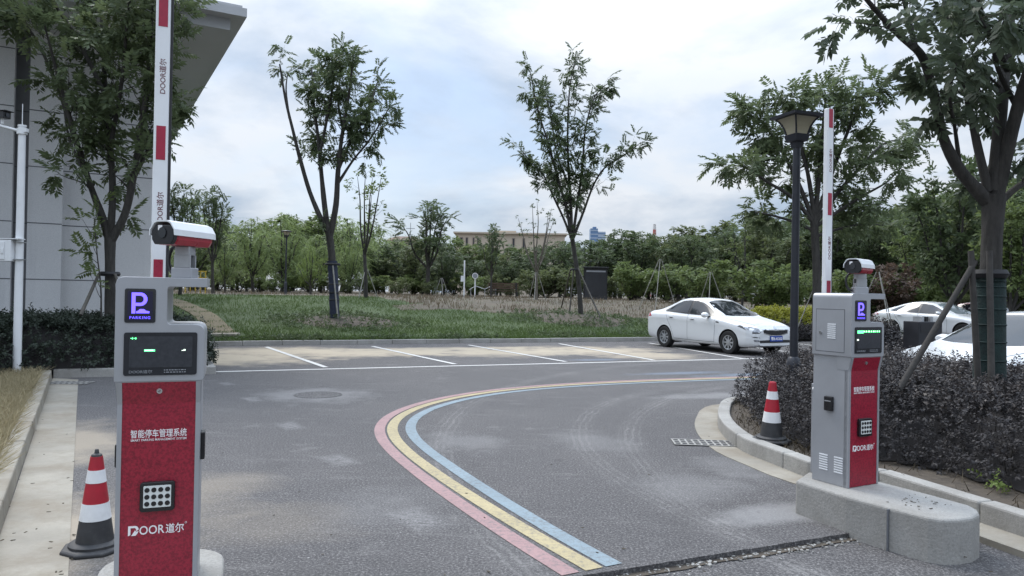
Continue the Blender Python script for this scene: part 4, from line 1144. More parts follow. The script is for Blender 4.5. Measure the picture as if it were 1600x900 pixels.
SEDAN = dict(L=4.37, fx=.83, rx=3.40, wr=.305,
  w=[(0,.60),(.03,.68),(.10,.765),(.25,.815),(.6,.845),(1.2,.855),(3.2,.855),(3.8,.84),(4.2,.79),(4.32,.72),(4.37,.62)],
  zb=[(0,.27),(.1,.22),(.35,.19),(3.7,.20),(4.2,.26),(4.37,.36)],
  zs=[(0,.60),(.06,.66),(.15,.70),(.5,.79),(1.0,.88),(1.3,.925),(3.3,1.0),(3.9,1.0),(4.2,.98),(4.33,.92),(4.37,.82)],
  zt=[(0,.66),(.03,.71),(.10,.765),(.3,.825),(.7,.905),(1.12,.985),(1.30,1.085),(1.90,1.375),(2.1,1.43),(2.45,1.462),(2.8,1.455),(3.05,1.41),(3.4,1.28),(3.78,1.125),(3.95,1.09),(4.25,1.055),(4.34,1.0),(4.37,.92)],
  wt=[(0,.45),(.1,.60),(.5,.68),(1.1,.71),(1.9,.575),(2.4,.585),(2.9,.565),(3.3,.56),(3.75,.63),(4.2,.64),(4.37,.5)],
  dlo=[(1.36,.955),(1.52,1.085),(1.78,1.225),(2.02,1.325),(2.25,1.375),(2.6,1.385),(2.85,1.365),(3.08,1.29),(3.35,1.16),(3.47,1.085),(3.42,1.045),(2.5,1.0)],
  windows=[[(1.56,.995),(1.82,1.19),(2.05,1.305),(2.27,1.352),(2.36,1.355),(2.36,1.022)],[(2.45,1.028),(2.45,1.358),(2.6,1.358),(2.84,1.335),(3.04,1.265),(3.30,1.14),(3.39,1.075),(3.36,1.06)]],
  seams=[[(1.36,.94),(1.32,.70),(1.34,.40),(1.36,.28)],[(2.41,1.0),(2.41,.70),(2.40,.30)],[(3.36,1.04),(3.25,.80),(3.12,.62),(3.02,.42),(2.98,.30)],[(1.36,.285),(2.0,.28),(2.98,.295)]],
  handles=[(2.22,.875),(3.10,.905)], mirror=(1.60,.965), side_vent=[(1.16,.80),(1.30,.815),(1.28,.845),(1.19,.835)],
  side_lights=[[(4.02,.90),(4.30,.86),(4.31,.98),(4.1,.985)]],
  screen=[(1.20,-.69),(1.12,-.35),(1.09,0),(1.12,.35),(1.20,.69),(1.55,.62),(1.90,.52),(1.96,.25),(1.97,0),(1.96,-.25),(1.90,-.52),(1.55,-.62)],
  rscreen=[(3.12,-.46),(3.10,0),(3.12,.46),(3.70,.55),(3.76,0),(3.70,-.55)],
  bonnet=[[(.16,.58),(.5,.66),(1.05,.735)],[(.16,-.58),(.5,-.66),(1.05,-.735)]],
  grille=[[(-.47,.672),(-.42,.59),(-.18,.535),(.18,.535),(.42,.59),(.47,.672),(.22,.655),(0,.640),(-.22,.655)]],
  chrome_trim=[[(-.48,.684),(-.22,.668),(0,.652),(.22,.668),(.48,.684)],[(-.44,.585),(-.18,.524),(.18,.524),(.44,.585)]],
  headlights=[[(.51,.62),(.60,.575),(.74,.575),(.805,.66),(.825,.745),(.80,.775),(.70,.735),(.56,.69)]],
  bumper_dark=[[(-.58,.40),(-.56,.335),(.56,.335),(.58,.40),(.25,.41),(-.25,.41)],[(.55,.46),(.72,.47),(.76,.50),(.6,.485)],[(-.55,.46),(-.72,.47),(-.76,.50),(-.6,.485)]],
  foglights=[[(.58,.36),(.70,.37),(.72,.415),(.60,.41)]],
  tails=[[(.40,.88),(.70,.86),(.70,.97),(.46,.96)]], emblem=.715, plate=.445, plate_text='鄂B·A5352')
fw, rw = G(1141, 553), G(1041, 542)
f_ = (fw - rw); f_.z = 0; f_.normalize(); lf = Vector((-f_.y, f_.x, 0))
cc = (fw+rw)/2 + lf*.755 - f_*.07
car('parked_car', 'white sedan with a blue number plate parked across the painted bays beside the lamp post', SEDAN, 'car_white', cc, math.atan2(f_.y, f_.x))
FAST = dict(SEDAN); FAST.update(L=4.75, fx=.92, rx=3.75, wr=.34, track=.80, rim=0, spokes=5,
  w=[(0,.62),(.03,.70),(.10,.80),(.25,.86),(.6,.90),(1.2,.92),(3.4,.92),(4.1,.89),(4.55,.82),(4.7,.74),(4.75,.6)],
  zb=[(0,.27),(.1,.22),(.35,.18),(4.0,.20),(4.5,.28),(4.75,.42)],
  zs=[(0,.58),(.1,.66),(.5,.79),(1.0,.88),(1.4,.93),(3.6,1.0),(4.3,1.0),(4.6,.96),(4.75,.86)],
  zt=[(0,.64),(.03,.69),(.10,.75),(.4,.84),(.9,.94),(1.25,1.0),(1.45,1.09),(2.05,1.36),(2.3,1.43),(2.7,1.46),(3.1,1.44),(3.5,1.36),(4.0,1.21),(4.4,1.09),(4.62,1.03),(4.72,.97),(4.75,.88)],
  wt=[(0,.45),(.1,.60),(.5,.70),(1.2,.75),(2.05,.60),(2.7,.61),(3.2,.58),(3.8,.55),(4.4,.62),(4.75,.5)],
  dlo=[(1.55,.965),(1.75,1.10),(2.0,1.23),(2.25,1.33),(2.6,1.38),(3.0,1.375),(3.4,1.30),(3.75,1.18),(3.95,1.08),(3.7,1.04),(2.7,1.0)],
  windows=[[(1.76,1.00),(2.02,1.19),(2.27,1.30),(2.55,1.345),(2.62,1.345),(2.62,1.02)],[(2.70,1.025),(2.70,1.348),(3.0,1.342),(3.38,1.27),(3.70,1.165),(3.86,1.085),(3.68,1.062)]],
  seams=[[(1.55,.95),(1.50,.70),(1.52,.30)],[(2.66,1.0),(2.66,.70),(2.65,.30)],[(3.70,1.03),(3.55,.80),(3.40,.60),(3.30,.32)],[(1.52,.29),(2.4,.28),(3.30,.30)]],
  handles=[(2.45,.87),(3.42,.90)], mirror=(1.78,.985), side_lights=[[(4.35,.92),(4.66,.88),(4.68,.99),(4.5,1.0)]],
  screen=[(1.36,-.72),(1.26,-.35),(1.23,0),(1.26,.35),(1.36,.72),(1.7,.65),(2.08,.55),(2.14,.25),(2.15,0),(2.14,-.25),(2.08,-.55),(1.7,-.65)],
  rscreen=[(3.3,-.46),(3.3,0),(3.3,.46),(4.2,.50),(4.28,0),(4.2,-.50)],
  bonnet=[[(.16,.6),(.5,.68),(1.15,.75)],[(.16,-.6),(.5,-.68),(1.15,-.75)]], screenmat='glass_clear', plate=None, emblem=None)
FAST.pop('side_vent')
yw = math.atan2(KD.y, KD.x); fw3 = G(1503, 534); p3 = fw3 - f_*(.92 - 2.375 + 2.83)*1.0 + lf*.80
car('parked_car', 'white fastback car seen side-on behind the dark litter bin', FAST, 'car_white', (p3.x, p3.y, 0), math.atan2(f_.y, f_.x))
F2 = dict(FAST); F2['screenmat'] = 'glass_clear'
p5 = p3 + lf*3.0 + f_*.2
car('parked_car', 'dark red car mostly hidden behind the wrapped tree trunk', dict(SEDAN, plate=None, emblem=None, screenmat='glass'), 'car_red', (p5.x, p5.y, 0), math.atan2(f_.y, f_.x))
n4 = D(1432, 556, 9.5); h4 = Vector((-.93, -.36, 0)).normalized()
c4 = Vector((n4.x, n4.y, 0)) - h4*(SEDAN['L']/2)
c4o = car('parked_car', 'white car showing its bonnet and windscreen above the dark hedge', dict(SEDAN, plate=None), 'car_white', c4, math.atan2(h4.y, h4.x)); c4o.scale = (1, 1, .94)
# ---------------------------------------------------------------- foliage
def spray_template(kind, rg):
    """One spray of leaflets on an axis along +x (unit length), z up. returns V, F (quads)."""
    V = []; F = []
    def leaf(p, d, up, L_, w_):
        d = d.normalized(); s_ = d.cross(up).normalized(); o = len(V)
        m_ = p + d*L_*.45
        V.extend([p, m_ + s_*w_/2 - up*w_*.10, p + d*L_ - up*L_*.12, m_ - s_*w_/2 - up*w_*.10]); F.append((o, o+1, o+2, o+3))
    Z = Vector((0,0,1))
    if kind == 'pinnate':
        for k in range(6):
            u = .18+.78*k/5; p = Vector((u, 0, -.30*u*u))
            for s_ in (-1, 1):
                d = Vector((.55, s_, -.35+rg.uniform(-.3,.2))); leaf(p, d, (Z+Vector((rg.uniform(-.4,.4), rg.uniform(-.4,.4), 0))).normalized(), .42*(1-.25*abs(u-.5)), .17)
        leaf(Vector((.96,0,-.28)), Vector((1,0,-.6)), Z, .40, .16)
    elif kind == 'broad':
        for k in range(5):
            u = .2+.72*k/4; p = Vector((u, 0, -.42*u*u))
            for s_ in (-1, 1):
                d = Vector((.5, s_, -.7+rg.uniform(-.3,.2))); leaf(p, d, (Z+Vector((rg.uniform(-.4,.4), rg.uniform(-.4,.4), 0))).normalized(), .46, .25)
        leaf(Vector((.94,0,-.4)), Vector((1,0,-.9)), Z, .46, .24)
    elif kind == 'tuft':
        for k in range(9):
            u = rg.random(); p = Vector((u*.8, rg.uniform(-.25,.25), rg.uniform(-.25,.25)))
            d = Vector((rg.uniform(0,1), rg.uniform(-1,1), rg.uniform(-.7,.5)))
            leaf(p, d, Vector((rg.uniform(-.6,.6), rg.uniform(-.6,.6), 1)).normalized(), rg.uniform(.35,.6), rg.uniform(.18,.30))
    elif kind == 'strand':
        for k in range(14):
            u = k/13; p = Vector((u*.35, rg.uniform(-.04,.04), .1-1.5*u*u))
            d = Vector((.4, rg.uniform(-.9,.9), -1)); leaf(p, d, Vector((1, rg.uniform(-.5,.5), .4)).normalized(), .30, .055)
    elif kind == 'shoot':
        for k in range(9):
            a = k*2.4; u = k/8; p = Vector((u*.9, 0, 0))
            d = Vector((.6, math.cos(a), math.sin(a))); leaf(p, d, Vector((.8, -math.sin(a)*.5, .7)).normalized(), .40*(1-.4*u)+.08, .22)
    return np.array([tuple(v) for v in V], np.float32), np.array(F, np.int32)
TPL = {}
for kd in ('pinnate', 'broad', 'tuft', 'strand', 'shoot'):
    TPL[kd] = [spray_template(kd, random.Random(i*7+3)) for i in range(4)]
def foliage(P, Dv, size, kind, rs, flat=False):
    """Sprays at points P along directions Dv."""
    P = np.asarray(P, np.float32); Dv = np.asarray(Dv, np.float32)
    X = Dv/np.maximum(1e-6, np.linalg.norm(Dv, axis=1, keepdims=True))
    up = np.tile(np.array([[0,0,1]], np.float32), (len(P), 1)) + rs.normal(0, .28, (len(P), 3))
    Y = np.cross(up, X); Y /= np.maximum(1e-6, np.linalg.norm(Y, axis=1, keepdims=True))
    Z = np.cross(X, Y)
    sc = size*rs.uniform(.7, 1.25, len(P))
    pick = rs.integers(0, 4, len(P)); VV = []; FF = []; off = 0
    for k in range(4):
        idx = np.where(pick == k)[0]
        if not len(idx): continue
        V, F = TPL[kind][k]
        W = (V[None,:,0:1]*X[idx][:,None,:] + V[None,:,1:2]*Y[idx][:,None,:] + V[None,:,2:3]*Z[idx][:,None,:])*sc[idx][:,None,None] + P[idx][:,None,:]
        VV.append(W.reshape(-1,3)); n = len(V)
        FF.append((F[None] + (np.arange(len(idx))*n)[:,None,None]).reshape(-1,4) + off); off += n*len(idx)
    return np.concatenate(VV), np.concatenate(FF)

def vdir(v, spread, rg, up=0.0):
    r = Vector((rg.gauss(0,1), rg.gauss(0,1), rg.gauss(0,1))).normalized()
    d = v.normalized()*(1-spread) + r*spread + Vector((0,0,up)); return d.normalized()
def limb(start, d, length, rg, n=5, wob=.18, up=.06):
    pts = [start.copy()]; d = d.normalized()
    for i in range(n):
        d = (d + Vector((rg.gauss(0,wob), rg.gauss(0,wob), rg.gauss(0,wob)+up))).normalized(); pts.append(pts[-1] + d*length/n)
    return pts
def along(pts, t_):
    x = t_*(len(pts)-1); i = min(int(x), len(pts)-2); return pts[i].lerp(pts[i+1], x-i), (pts[i+1]-pts[i]).normalized()
def branch_out(mb, stems, rg, lens, dens, t0=.25, r_sub=.30, levels=2, up=.05, n_anchor=5, outward=.5, tw=.55):
    """Side branches and twigs from the given stems; returns leaf points and directions."""
    P = []; Dv = []
    for pts, rad, leafy, tstart in stems:
        L_ = sum((b-a).length for a, b in zip(pts[:-1], pts[1:]))
        nsub = max(1, int(L_*dens*leafy))
        for k in range(nsub):
            t_ = tstart + (1-tstart)*((k+rg.random())/nsub); p, ax = along(pts, min(.999, t_))
            az = rg.random()*2*math.pi
            hz = Vector((math.cos(az), math.sin(az), rg.uniform(-.1,.5)))
            d = (ax*(1-outward) + hz*outward).normalized()
            l = lens*(1.1-.55*t_)*rg.uniform(.6,1.25)
            q = limb(p, d, l, rg, 5, .16, up)
            r0 = max(.006, np.interp(t_, np.linspace(0,1,len(rad)), rad)*r_sub)
            mb.tube(q, [r0*(1-.8*i/5) for i in range(6)], 5, cap=False)
            ntw = max(2, int(l*4.5))
            for j in range(ntw):
                tt = .25+.75*(j+rg.random())/ntw; pp, aa = along(q, min(.999, tt))
                dd = vdir(aa, tw, rg, -.02); l2 = l*.36*rg.uniform(.6,1.2)
                q2 = limb(pp, dd, l2, rg, 3, .2, 0)
                mb.tube(q2, [max(.003,r0*.32), r0*.25, r0*.15, .002], 4, cap=False)
                for a in range(n_anchor):
                    p3, a3 = along(q2, min(.999, .15+.85*(a+rg.random())/n_anchor))
                    P.append(tuple(p3)); Dv.append(tuple(vdir(a3, .55, rg, -.12)))
            p3, a3 = along(q, .999); P.append(tuple(p3)); Dv.append(tuple(a3))
        p3, a3 = along(pts, .999)
        for _ in range(int(3*leafy)): P.append(tuple(p3)); Dv.append(tuple(vdir(a3, .5, rg)))
    return P, Dv
def make_tree(name, label, stems, leaf, size, kind, seed, lens, dens, group=None, bark='bark', base=None, thin=1.0, **kw):
    """stems: (points, radii, leafiness, first t with branches) in world space; the tree stands on base."""
    rg = random.Random(seed); rs = np.random.default_rng(seed)
    base = base or stems[0][0][0]
    t_ = thing(name, label, 'tree', base, 0, group)
    mb = MB(); st = []
    for pts, rad, lf_, ts_ in stems:
        q = [p-base for p in pts]
        q2 = spline(q, 4) if len(q) > 2 else q
        r2 = np.interp(np.linspace(0,1,len(q2)), np.linspace(0,1,len(rad)), rad)*thin*np.array([1+.10*mnoise.noise((p.x*3+seed, p.y*3, p.z*3)) for p in q2])
        mb.tube(q2, list(r2), 12); st.append((q2, list(r2), lf_, ts_))
    P, Dv = branch_out(mb, st, rg, lens, dens, **kw)
    mb.build('trunk', M[bark], t_, 60)
    if P:
        V, F = foliage(P, Dv, size, kind, rs)
        link('crown', mesh_np('crown', V, F, M[leaf]), t_)
    return t_
def px_stem(pts, Y, dy=0, jig=0, rg=None):
    """A stem given where the photo shows it; Y is its distance, dy its drift away from us towards the tip."""
    n = len(pts); out = []
    for i, (x, y) in enumerate(pts):
        u = i/(n-1); out.append(D(x, y, Y + dy*u*u)); 
    return out

# tree with the wrapped trunk on the lawn
b1_ = GT(523, 497); Y1 = b1_.y
S_ = lambda pts, dy=0: px_stem(pts, Y1, dy)
t1 = [(S_([(523,500),(521,440),(518,395),(514,362)]), [.20,.175,.165,.17], 0, 1),
      (S_([(514,366),(503,345),(484,300),(468,245),(458,205),(446,155),(437,100)], -.6), [.13,.12,.10,.085,.07,.055,.035], .10, .6),
      (S_([(452,185),(447,140),(450,112)], .3), [.05,.035,.02], .3, .3),
      (S_([(513,366),(507,320),(502,270),(497,215),(490,160),(487,105)], .9), [.14,.12,.10,.08,.06,.03], .95, .40),
      (S_([(499,245),(512,180),(520,130),(518,90)], -1.0), [.08,.06,.045,.02], 1.2, .25),
      (S_([(516,368),(525,320),(528,270),(534,215),(545,150),(552,90)], -.9), [.15,.13,.11,.085,.06,.03], 1.05, .40),
      (S_([(530,262),(550,215),(575,175),(592,120)], 1.2), [.08,.06,.045,.02], 1.25, .2),
      (S_([(529,285),(552,250),(580,215),(610,165)], -.5), [.07,.05,.04,.02], 1.2, .3),
      (S_([(536,205),(528,150),(536,100)], 1.5), [.06,.045,.02], 1.2, .2)]
t1r = make_tree('lawn_tree', 'many-stemmed lawn tree with a dark blue wrapped trunk and one bare left limb', t1, 'leaf_c', .34, 'pinnate', 11, 1.15, 2.6, 'trees planted on the lawn by the kerb', base=b1_, thin=.74, n_anchor=4)
rg = random.Random(2)
w = MB(); q = spline([p-b1_ for p in S_([(523,500),(521,440),(519,408)])], 8)
w.tube(q, [.165+.010*math.sin(i*2.1) for i in range(len(q))], 14); w.build('trunk_wrap', M['wrap_blue'], t1r, 60)
w = MB()
for z in (.55,.75,1.0,2.05):
    p, _ = along(q, min(.98, z/2.2)); w.lathe([(.17,-.03),(.185,0),(.17,.03)], 16, o=tuple(p), cap=False)
w.build('tie', M['blackmatt'], t1r, 50)
sk = MB(); a, b = GT(529, 497)-b1_ , D(519, 412, Y1-.25)-b1_; sk.tube([a+Vector((0,-.2,-.1)), b], .028, 8)
def support(loc, poles, label, m='stake_pale', r=.03, tie=None, group='pole supports round the young trees'):
    t_ = thing('tree_support', label, 'tree support', loc, 0, group)
    for a, b in poles: MB().tube([Vector(a)-Vector(loc), Vector(b)-Vector(loc)], [r, r*.85], 8).build('pole', M[m], t_, 50)
    if tie is not None:
        c_, rr_ = tie; MB().lathe([(rr_,-.04),(rr_+.02,0),(rr_,.04)], 14, o=tuple(Vector(c_)-Vector(loc)), cap=False).build('tie', M['blackmatt'], t_, 50)
    return t_
pa = GT(530, 497); pb = D(520, 415, Y1-.22)
support(pa, [(pa+Vector((.02,-.22,-.15)), pb)], 'single pale pole leaning on the blue wrapped trunk', tie=(D(520,413,Y1), .25))

b2_ = GT(908, 492); Y2 = b2_.y
S_ = lambda pts, dy=0: px_stem(pts, Y2, dy)
t2 = [(S_([(908,496),(904,440),(899,405),(894,372)]), [.15,.13,.125,.13], 0, 1),
      (S_([(894,375),(880,340),(866,310),(850,275),(838,262),(812,232)], .6), [.075,.065,.055,.045,.035,.02], .8, .40),
      (S_([(892,372),(886,330),(872,280),(857,225),(840,170),(828,110)], -.8), [.09,.08,.07,.055,.04,.02], .85, .2),
      (S_([(893,370),(892,320),(888,260),(887,200),(890,140),(899,92)], .6), [.10,.085,.07,.055,.04,.02], .95, .12),
      (S_([(895,370),(902,320),(910,260),(915,200),(930,150),(950,130)], 1.0), [.09,.08,.065,.05,.035,.02], .85, .15),
      (S_([(896,372),(912,330),(927,290),(945,262),(972,245),(1002,222)], -.6), [.08,.07,.055,.045,.035,.015], .65, .30),
      (S_([(888,290),(870,240),(862,190),(850,140)], 1.2), [.06,.045,.035,.015], .8, .3)]
make_tree('lawn_tree', 'slim open-crowned lawn tree with its trunk in front of the dark notice board', t2, 'leaf_c', .34, 'pinnate', 23, .95, 3.8, 'trees planted on the lawn by the kerb', base=b2_, thin=.74, n_anchor=4)
zt_ = D(897, 421, Y2)
support(b2_, [(GT(877, 481), zt_+Vector((-.15,-.1,0))), (GT(940, 500), zt_+Vector((.15,-.15,.05))), (D(889,497,Y2+.4), zt_+Vector((0,.2,0)))], 'dark tripod of poles bound round the slim lawn tree', 'stake', .035, (zt_, .16))
MB_ = MB(); MB_.tube([D(882,424,Y2-.1)-b2_, D(915,419,Y2)-b2_], .05, 8)

# tree in front of the building on the left
Y3 = 13.2; b3_ = Vector((D(172, 520, Y3).x, Y3, .1))
S_ = lambda pts, dy=0: px_stem(pts, Y3, dy)
t3 = [([b3_, D(172,470,Y3), D(172,420,Y3), D(172,372,Y3)], [.15,.125,.12,.13], 0, 1),
      (S_([(171,378),(160,340),(145,300),(125,240),(108,180),(88,110),(70,40)], -1.0), [.095,.09,.075,.06,.05,.035,.02], .9, .30),
      (S_([(172,375),(176,300),(172,220),(165,140),(160,60),(155,-40)], 1.0), [.095,.08,.07,.055,.04,.02], 1.1, .25),
      (S_([(174,376),(195,335),(208,280),(218,215),(228,140),(236,60),(240,-30)], -.4), [.105,.095,.08,.065,.05,.035,.02], .95, .25),
      (S_([(206,285),(228,240),(244,195),(262,150)], .8), [.06,.045,.03,.015], .8, .25),
      (S_([(145,290),(125,255),(108,215),(98,160)], .7), [.055,.04,.03,.015], .7, .4),
      (S_([(120,230),(95,150),(55,60),(-10,-30)], -.5), [.055,.045,.03,.015], 1.3, .6),
      (S_([(165,150),(120,60),(60,-30),(20,-90)], -1.2), [.055,.045,.03,.015], 1.0, .15),
      (S_([(215,220),(240,110),(262,20),(270,-60)], 1.3), [.055,.045,.03,.015], 1.0, .25),
      (S_([(172,230),(190,130),(200,20),(215,-70)], -1.6), [.06,.045,.03,.015], 1.1, .2)]
make_tree('street_tree', 'leafy green tree growing before the grey building', t3, 'leaf_e', .31, 'pinnate', 31, .86, 4.1, base=b3_, thin=.72, n_anchor=4)
zc_ = D(172, 428, Y3)
support(b3_, [(D(126,492,Y3-.6), zc_+Vector((-.14,-.1,0))), (Vector((b3_.x+.75, Y3-.2, .1)), zc_+Vector((.14,-.1,0))), (Vector((b3_.x+.1, Y3+.9, .1)), zc_+Vector((0,.15,0)))], 'dark tripod of poles propping the leafy tree by the building', 'stake', .032, (zc_, .15))
b3b = D(157, 540, Y3-.3); b3b.z = .1
make_tree('sapling', 'thin young sapling with a few leaves before the grey wall', [([b3b, D(158,460,Y3-.3), D(152,400,Y3-.3), D(147,340,Y3-.3)], [.018,.014,.010,.005], 1, .25)], 'leaf_b', .22, 'pinnate', 5, .55, 3.2, base=b3b, n_anchor=2)

# big tree in the planter on the right
Y4 = 7.2; b4_ = Vector((D(1548, 600, Y4).x, Y4, .1))
S_ = lambda pts, dy=0: px_stem(pts, Y4, dy)
t4 = [([b4_, D(1546,560,Y4), D(1547,460,Y4), D(1550,370,Y4), D(1553,305,Y4)], [.175,.15,.132,.125,.145], 0, 1),
      (S_([(1546,318),(1520,290),(1497,262),(1474,215),(1460,150),(1444,95),(1428,72)], -.5), [.085,.08,.072,.065,.058,.05,.045], .35, .35),
      (S_([(1430,76),(1400,50),(1372,20),(1345,-12),(1310,-60)], -.4), [.045,.04,.034,.026,.012], 1.1, .1),
      (S_([(1430,74),(1420,30),(1408,-20),(1400,-80)], .5), [.038,.03,.024,.012], 1.0, .1),
      (S_([(1545,300),(1530,240),(1515,170),(1500,100),(1482,30),(1470,-50)], .9), [.06,.052,.045,.038,.030,.016], .95, .30),
      (S_([(1556,305),(1572,240),(1590,170),(1612,100),(1650,20)], -.6), [.10,.09,.08,.07,.05], .45, .4),
      (S_([(1553,300),(1560,220),(1568,130),(1578,40),(1585,-70)], .5), [.095,.085,.07,.06,.04], .55, .3),
      (S_([(1560,318),(1590,292),(1625,272),(1680,240)], .4), [.05,.042,.035,.02], .8, .2),
      (S_([(1500,262),(1492,200),(1484,150),(1494,100)], -1.0), [.03,.024,.018,.01], .9, .2),
      (S_([(1575,110),(1540,40),(1520,-40)], -1.1), [.045,.034,.015], 1.0, .2),
      (S_([(1590,170),(1560,110),(1548,60),(1520,10)], -1.5), [.035,.028,.02,.01], 1.1, .3)]
t4r = make_tree('street_tree', 'large dark tree with a green wrapped trunk rising out of the right-hand hedge', t4, 'leaf_a', .20, 'broad', 47, .56, 4.5, base=b4_, thin=.74, n_anchor=4, r_sub=.26)
w = MB(); q = spline([p-b4_ for p in (b4_, D(1546,560,Y4), D(1547,460,Y4), D(1548,425,Y4))], 8)
w.tube(q, list(np.interp(np.linspace(0,1,len(q)), [0,1], [.146,.126])), 18); w.build('trunk_wrap', M['wrap_green'], t4r, 60)
w = MB()
for k in range(11):
    w = MB(); p, _ = along(q, .08+.9*k/11); w.lathe([(.150-.0022*k,-.008),(.156-.0022*k,0),(.150-.0022*k,.008)], 18, o=tuple(p), cap=False); w.build('binding_cord', M['wrap_green'], t4r, 50)
zc_ = D(1546, 428, Y4-.05)
g_a = D(1383, 600, 6.9); g_a.z = .1; g_a = D(1352, 640, 6.75)
support(b4_, [(Vector((D(1350,640,6.8).x, 6.8, .12)), D(1524, 408, 6.98)), (Vector((D(1551,700,6.75).x, 6.75, .1)), D(1546, 392, 6.92)), (Vector((D(1530,640,7.0).x, 6.95, .1)), D(1517,392,6.98))],
        'thick weathered props leaning on the green wrapped trunk', 'stake_dark', .032, (zc_, .145))

# ---------------------------------------------------------------- trees further off: a few kinds, each built once and copied
def proto_tree(seed, h, spread, leaf, size, kind, n_stems, dens, bark='bark', trunk=.28, fork=.28, leafy=1.0, lens=None, up=.05, n_anchor=4, r=.10):
    rg = random.Random(seed); z0 = Vector((0,0,0)); top = Vector((rg.uniform(-.1,.1), rg.uniform(-.1,.1), h*fork))
    stems = [([z0, top*.5+Vector((rg.uniform(-.05,.05),0,0)), top], [r*1.25, r, r*.95], 0, 1)]
    for k in range(n_stems):
        a = 2*math.pi*(k+rg.random()*.6)/n_stems; rad = spread*(.25+.75*rg.random()) if k else .1*spread
        hh = h*(1 - .35*(rad/spread)**2*rg.uniform(.6,1.2))
        e = Vector((math.cos(a)*rad, math.sin(a)*rad, hh)); m1 = top.lerp(e, .35)+Vector((math.cos(a)*rad*.12, math.sin(a)*rad*.12, -.02*h)); m2 = top.lerp(e, .7)+Vector((rg.uniform(-.1,.1), rg.uniform(-.1,.1), 0))
        stems.append(([top-Vector((0,0,.1)), m1, m2, e], [r*.62, r*.48, r*.32, r*.10], leafy, .15))
    return stems, dict(leaf=leaf, size=size, kind=kind, seed=seed, lens=lens or spread*.42, dens=dens, bark=bark, up=up, n_anchor=n_anchor)
KINDS = {}
def kind(key, name, stems_kw):
    stems, kw = stems_kw
    o = make_tree(name, 'x', stems, base=Vector((0,0,0)), **kw); KINDS[key] = [o, False]
kind('round', 'woodland_tree', proto_tree(101, 6, 2.0, 'leaf_b', .42, 'tuft', 7, 2.6, n_anchor=3, fork=.22))
kind('dark', 'woodland_tree', proto_tree(102, 6, 1.9, 'leaf_c', .42, 'tuft', 7, 2.7, n_anchor=3, fork=.20))
kind('loose', 'woodland_tree', proto_tree(103, 6, 1.8, 'leaf_c', .46, 'pinnate', 6, 2.0, n_anchor=2, fork=.32))
kind('willow', 'willow_tree', proto_tree(104, 6, 2.0, 'leaf_w', .85, 'strand', 7, 2.3, n_anchor=2, fork=.25, up=-.02))
kind('fresh', 'willow_tree', proto_tree(105, 5, 1.8, 'leaf_y', .55, 'strand', 7, 2.4, n_anchor=2, fork=.22))
kind('airy', 'young_tree', proto_tree(106, 6, 1.3, 'leaf_b', .30, 'tuft', 5, 1.7, n_anchor=1, fork=.35, r=.07, leafy=.8))
kind('bare', 'young_tree', proto_tree(107, 6, 1.2, 'leaf_c', .22, 'tuft', 6, 1.5, n_anchor=1, fork=.30, r=.07, leafy=.7, bark='bark_pale'))
kind('bush', 'bush', proto_tree(108, 2.2, 1.2, 'leaf_b', .34, 'tuft', 8, 4.0, n_anchor=3, fork=.08, r=.05))
kind('red', 'bush', proto_tree(109, 2.6, 1.2, 'leaf_r', .30, 'tuft', 8, 3.6, n_anchor=3, fork=.10, r=.05))
kind('round2', 'woodland_tree', proto_tree(121, 6, 2.2, 'leaf_d', .36, 'tuft', 8, 2.8, n_anchor=3, fork=.18))
kind('dark2', 'woodland_tree', proto_tree(122, 6, 1.6, 'leaf_c', .34, 'pinnate', 7, 3.0, n_anchor=3, fork=.20))
kind('bush2', 'bush', proto_tree(123, 2.0, 1.3, 'leaf_d', .26, 'tuft', 9, 4.6, n_anchor=3, fork=.06, r=.04))
# bare limbs: the leafless kind keeps few leaves
rgp = random.Random(77)
def plant(key, px, Y, h, label, group=None, wide=1.0, cat='tree', sink=.05):
    src, used = KINDS[key]
    o = src if not used else copy_tree(src); KINDS[key][1] = True
    p = on_land(px, Y); o.location = p - Vector((0,0,sink))
    base_h = {'round':6.3,'dark':6.3,'loose':6.3,'willow':6.2,'fresh':5.2,'airy':6.4,'bare':6.5,'bush':2.6,'bush2':2.4,'round2':6.3,'dark2':6.3,'red':3.0,'big':9.2}[key]
    s_ = h/base_h; o.scale = (s_*wide, s_*wide, s_); o.rotation_euler.z = rgp.random()*6.28
    o['label'] = label; o['category'] = cat
    if group: o['group'] = group
    elif 'group' in o: del o['group']
    return o
def htop(px, ytop, Y): return D(px, ytop, Y).z - land(D(px, 450, Y).x, Y)
def pt(key, px, ytop, Y, label, group=None, wide=1.0, cat='tree'):
    return plant(key, px, Y, htop(px, ytop, Y), label, group, wide, cat)
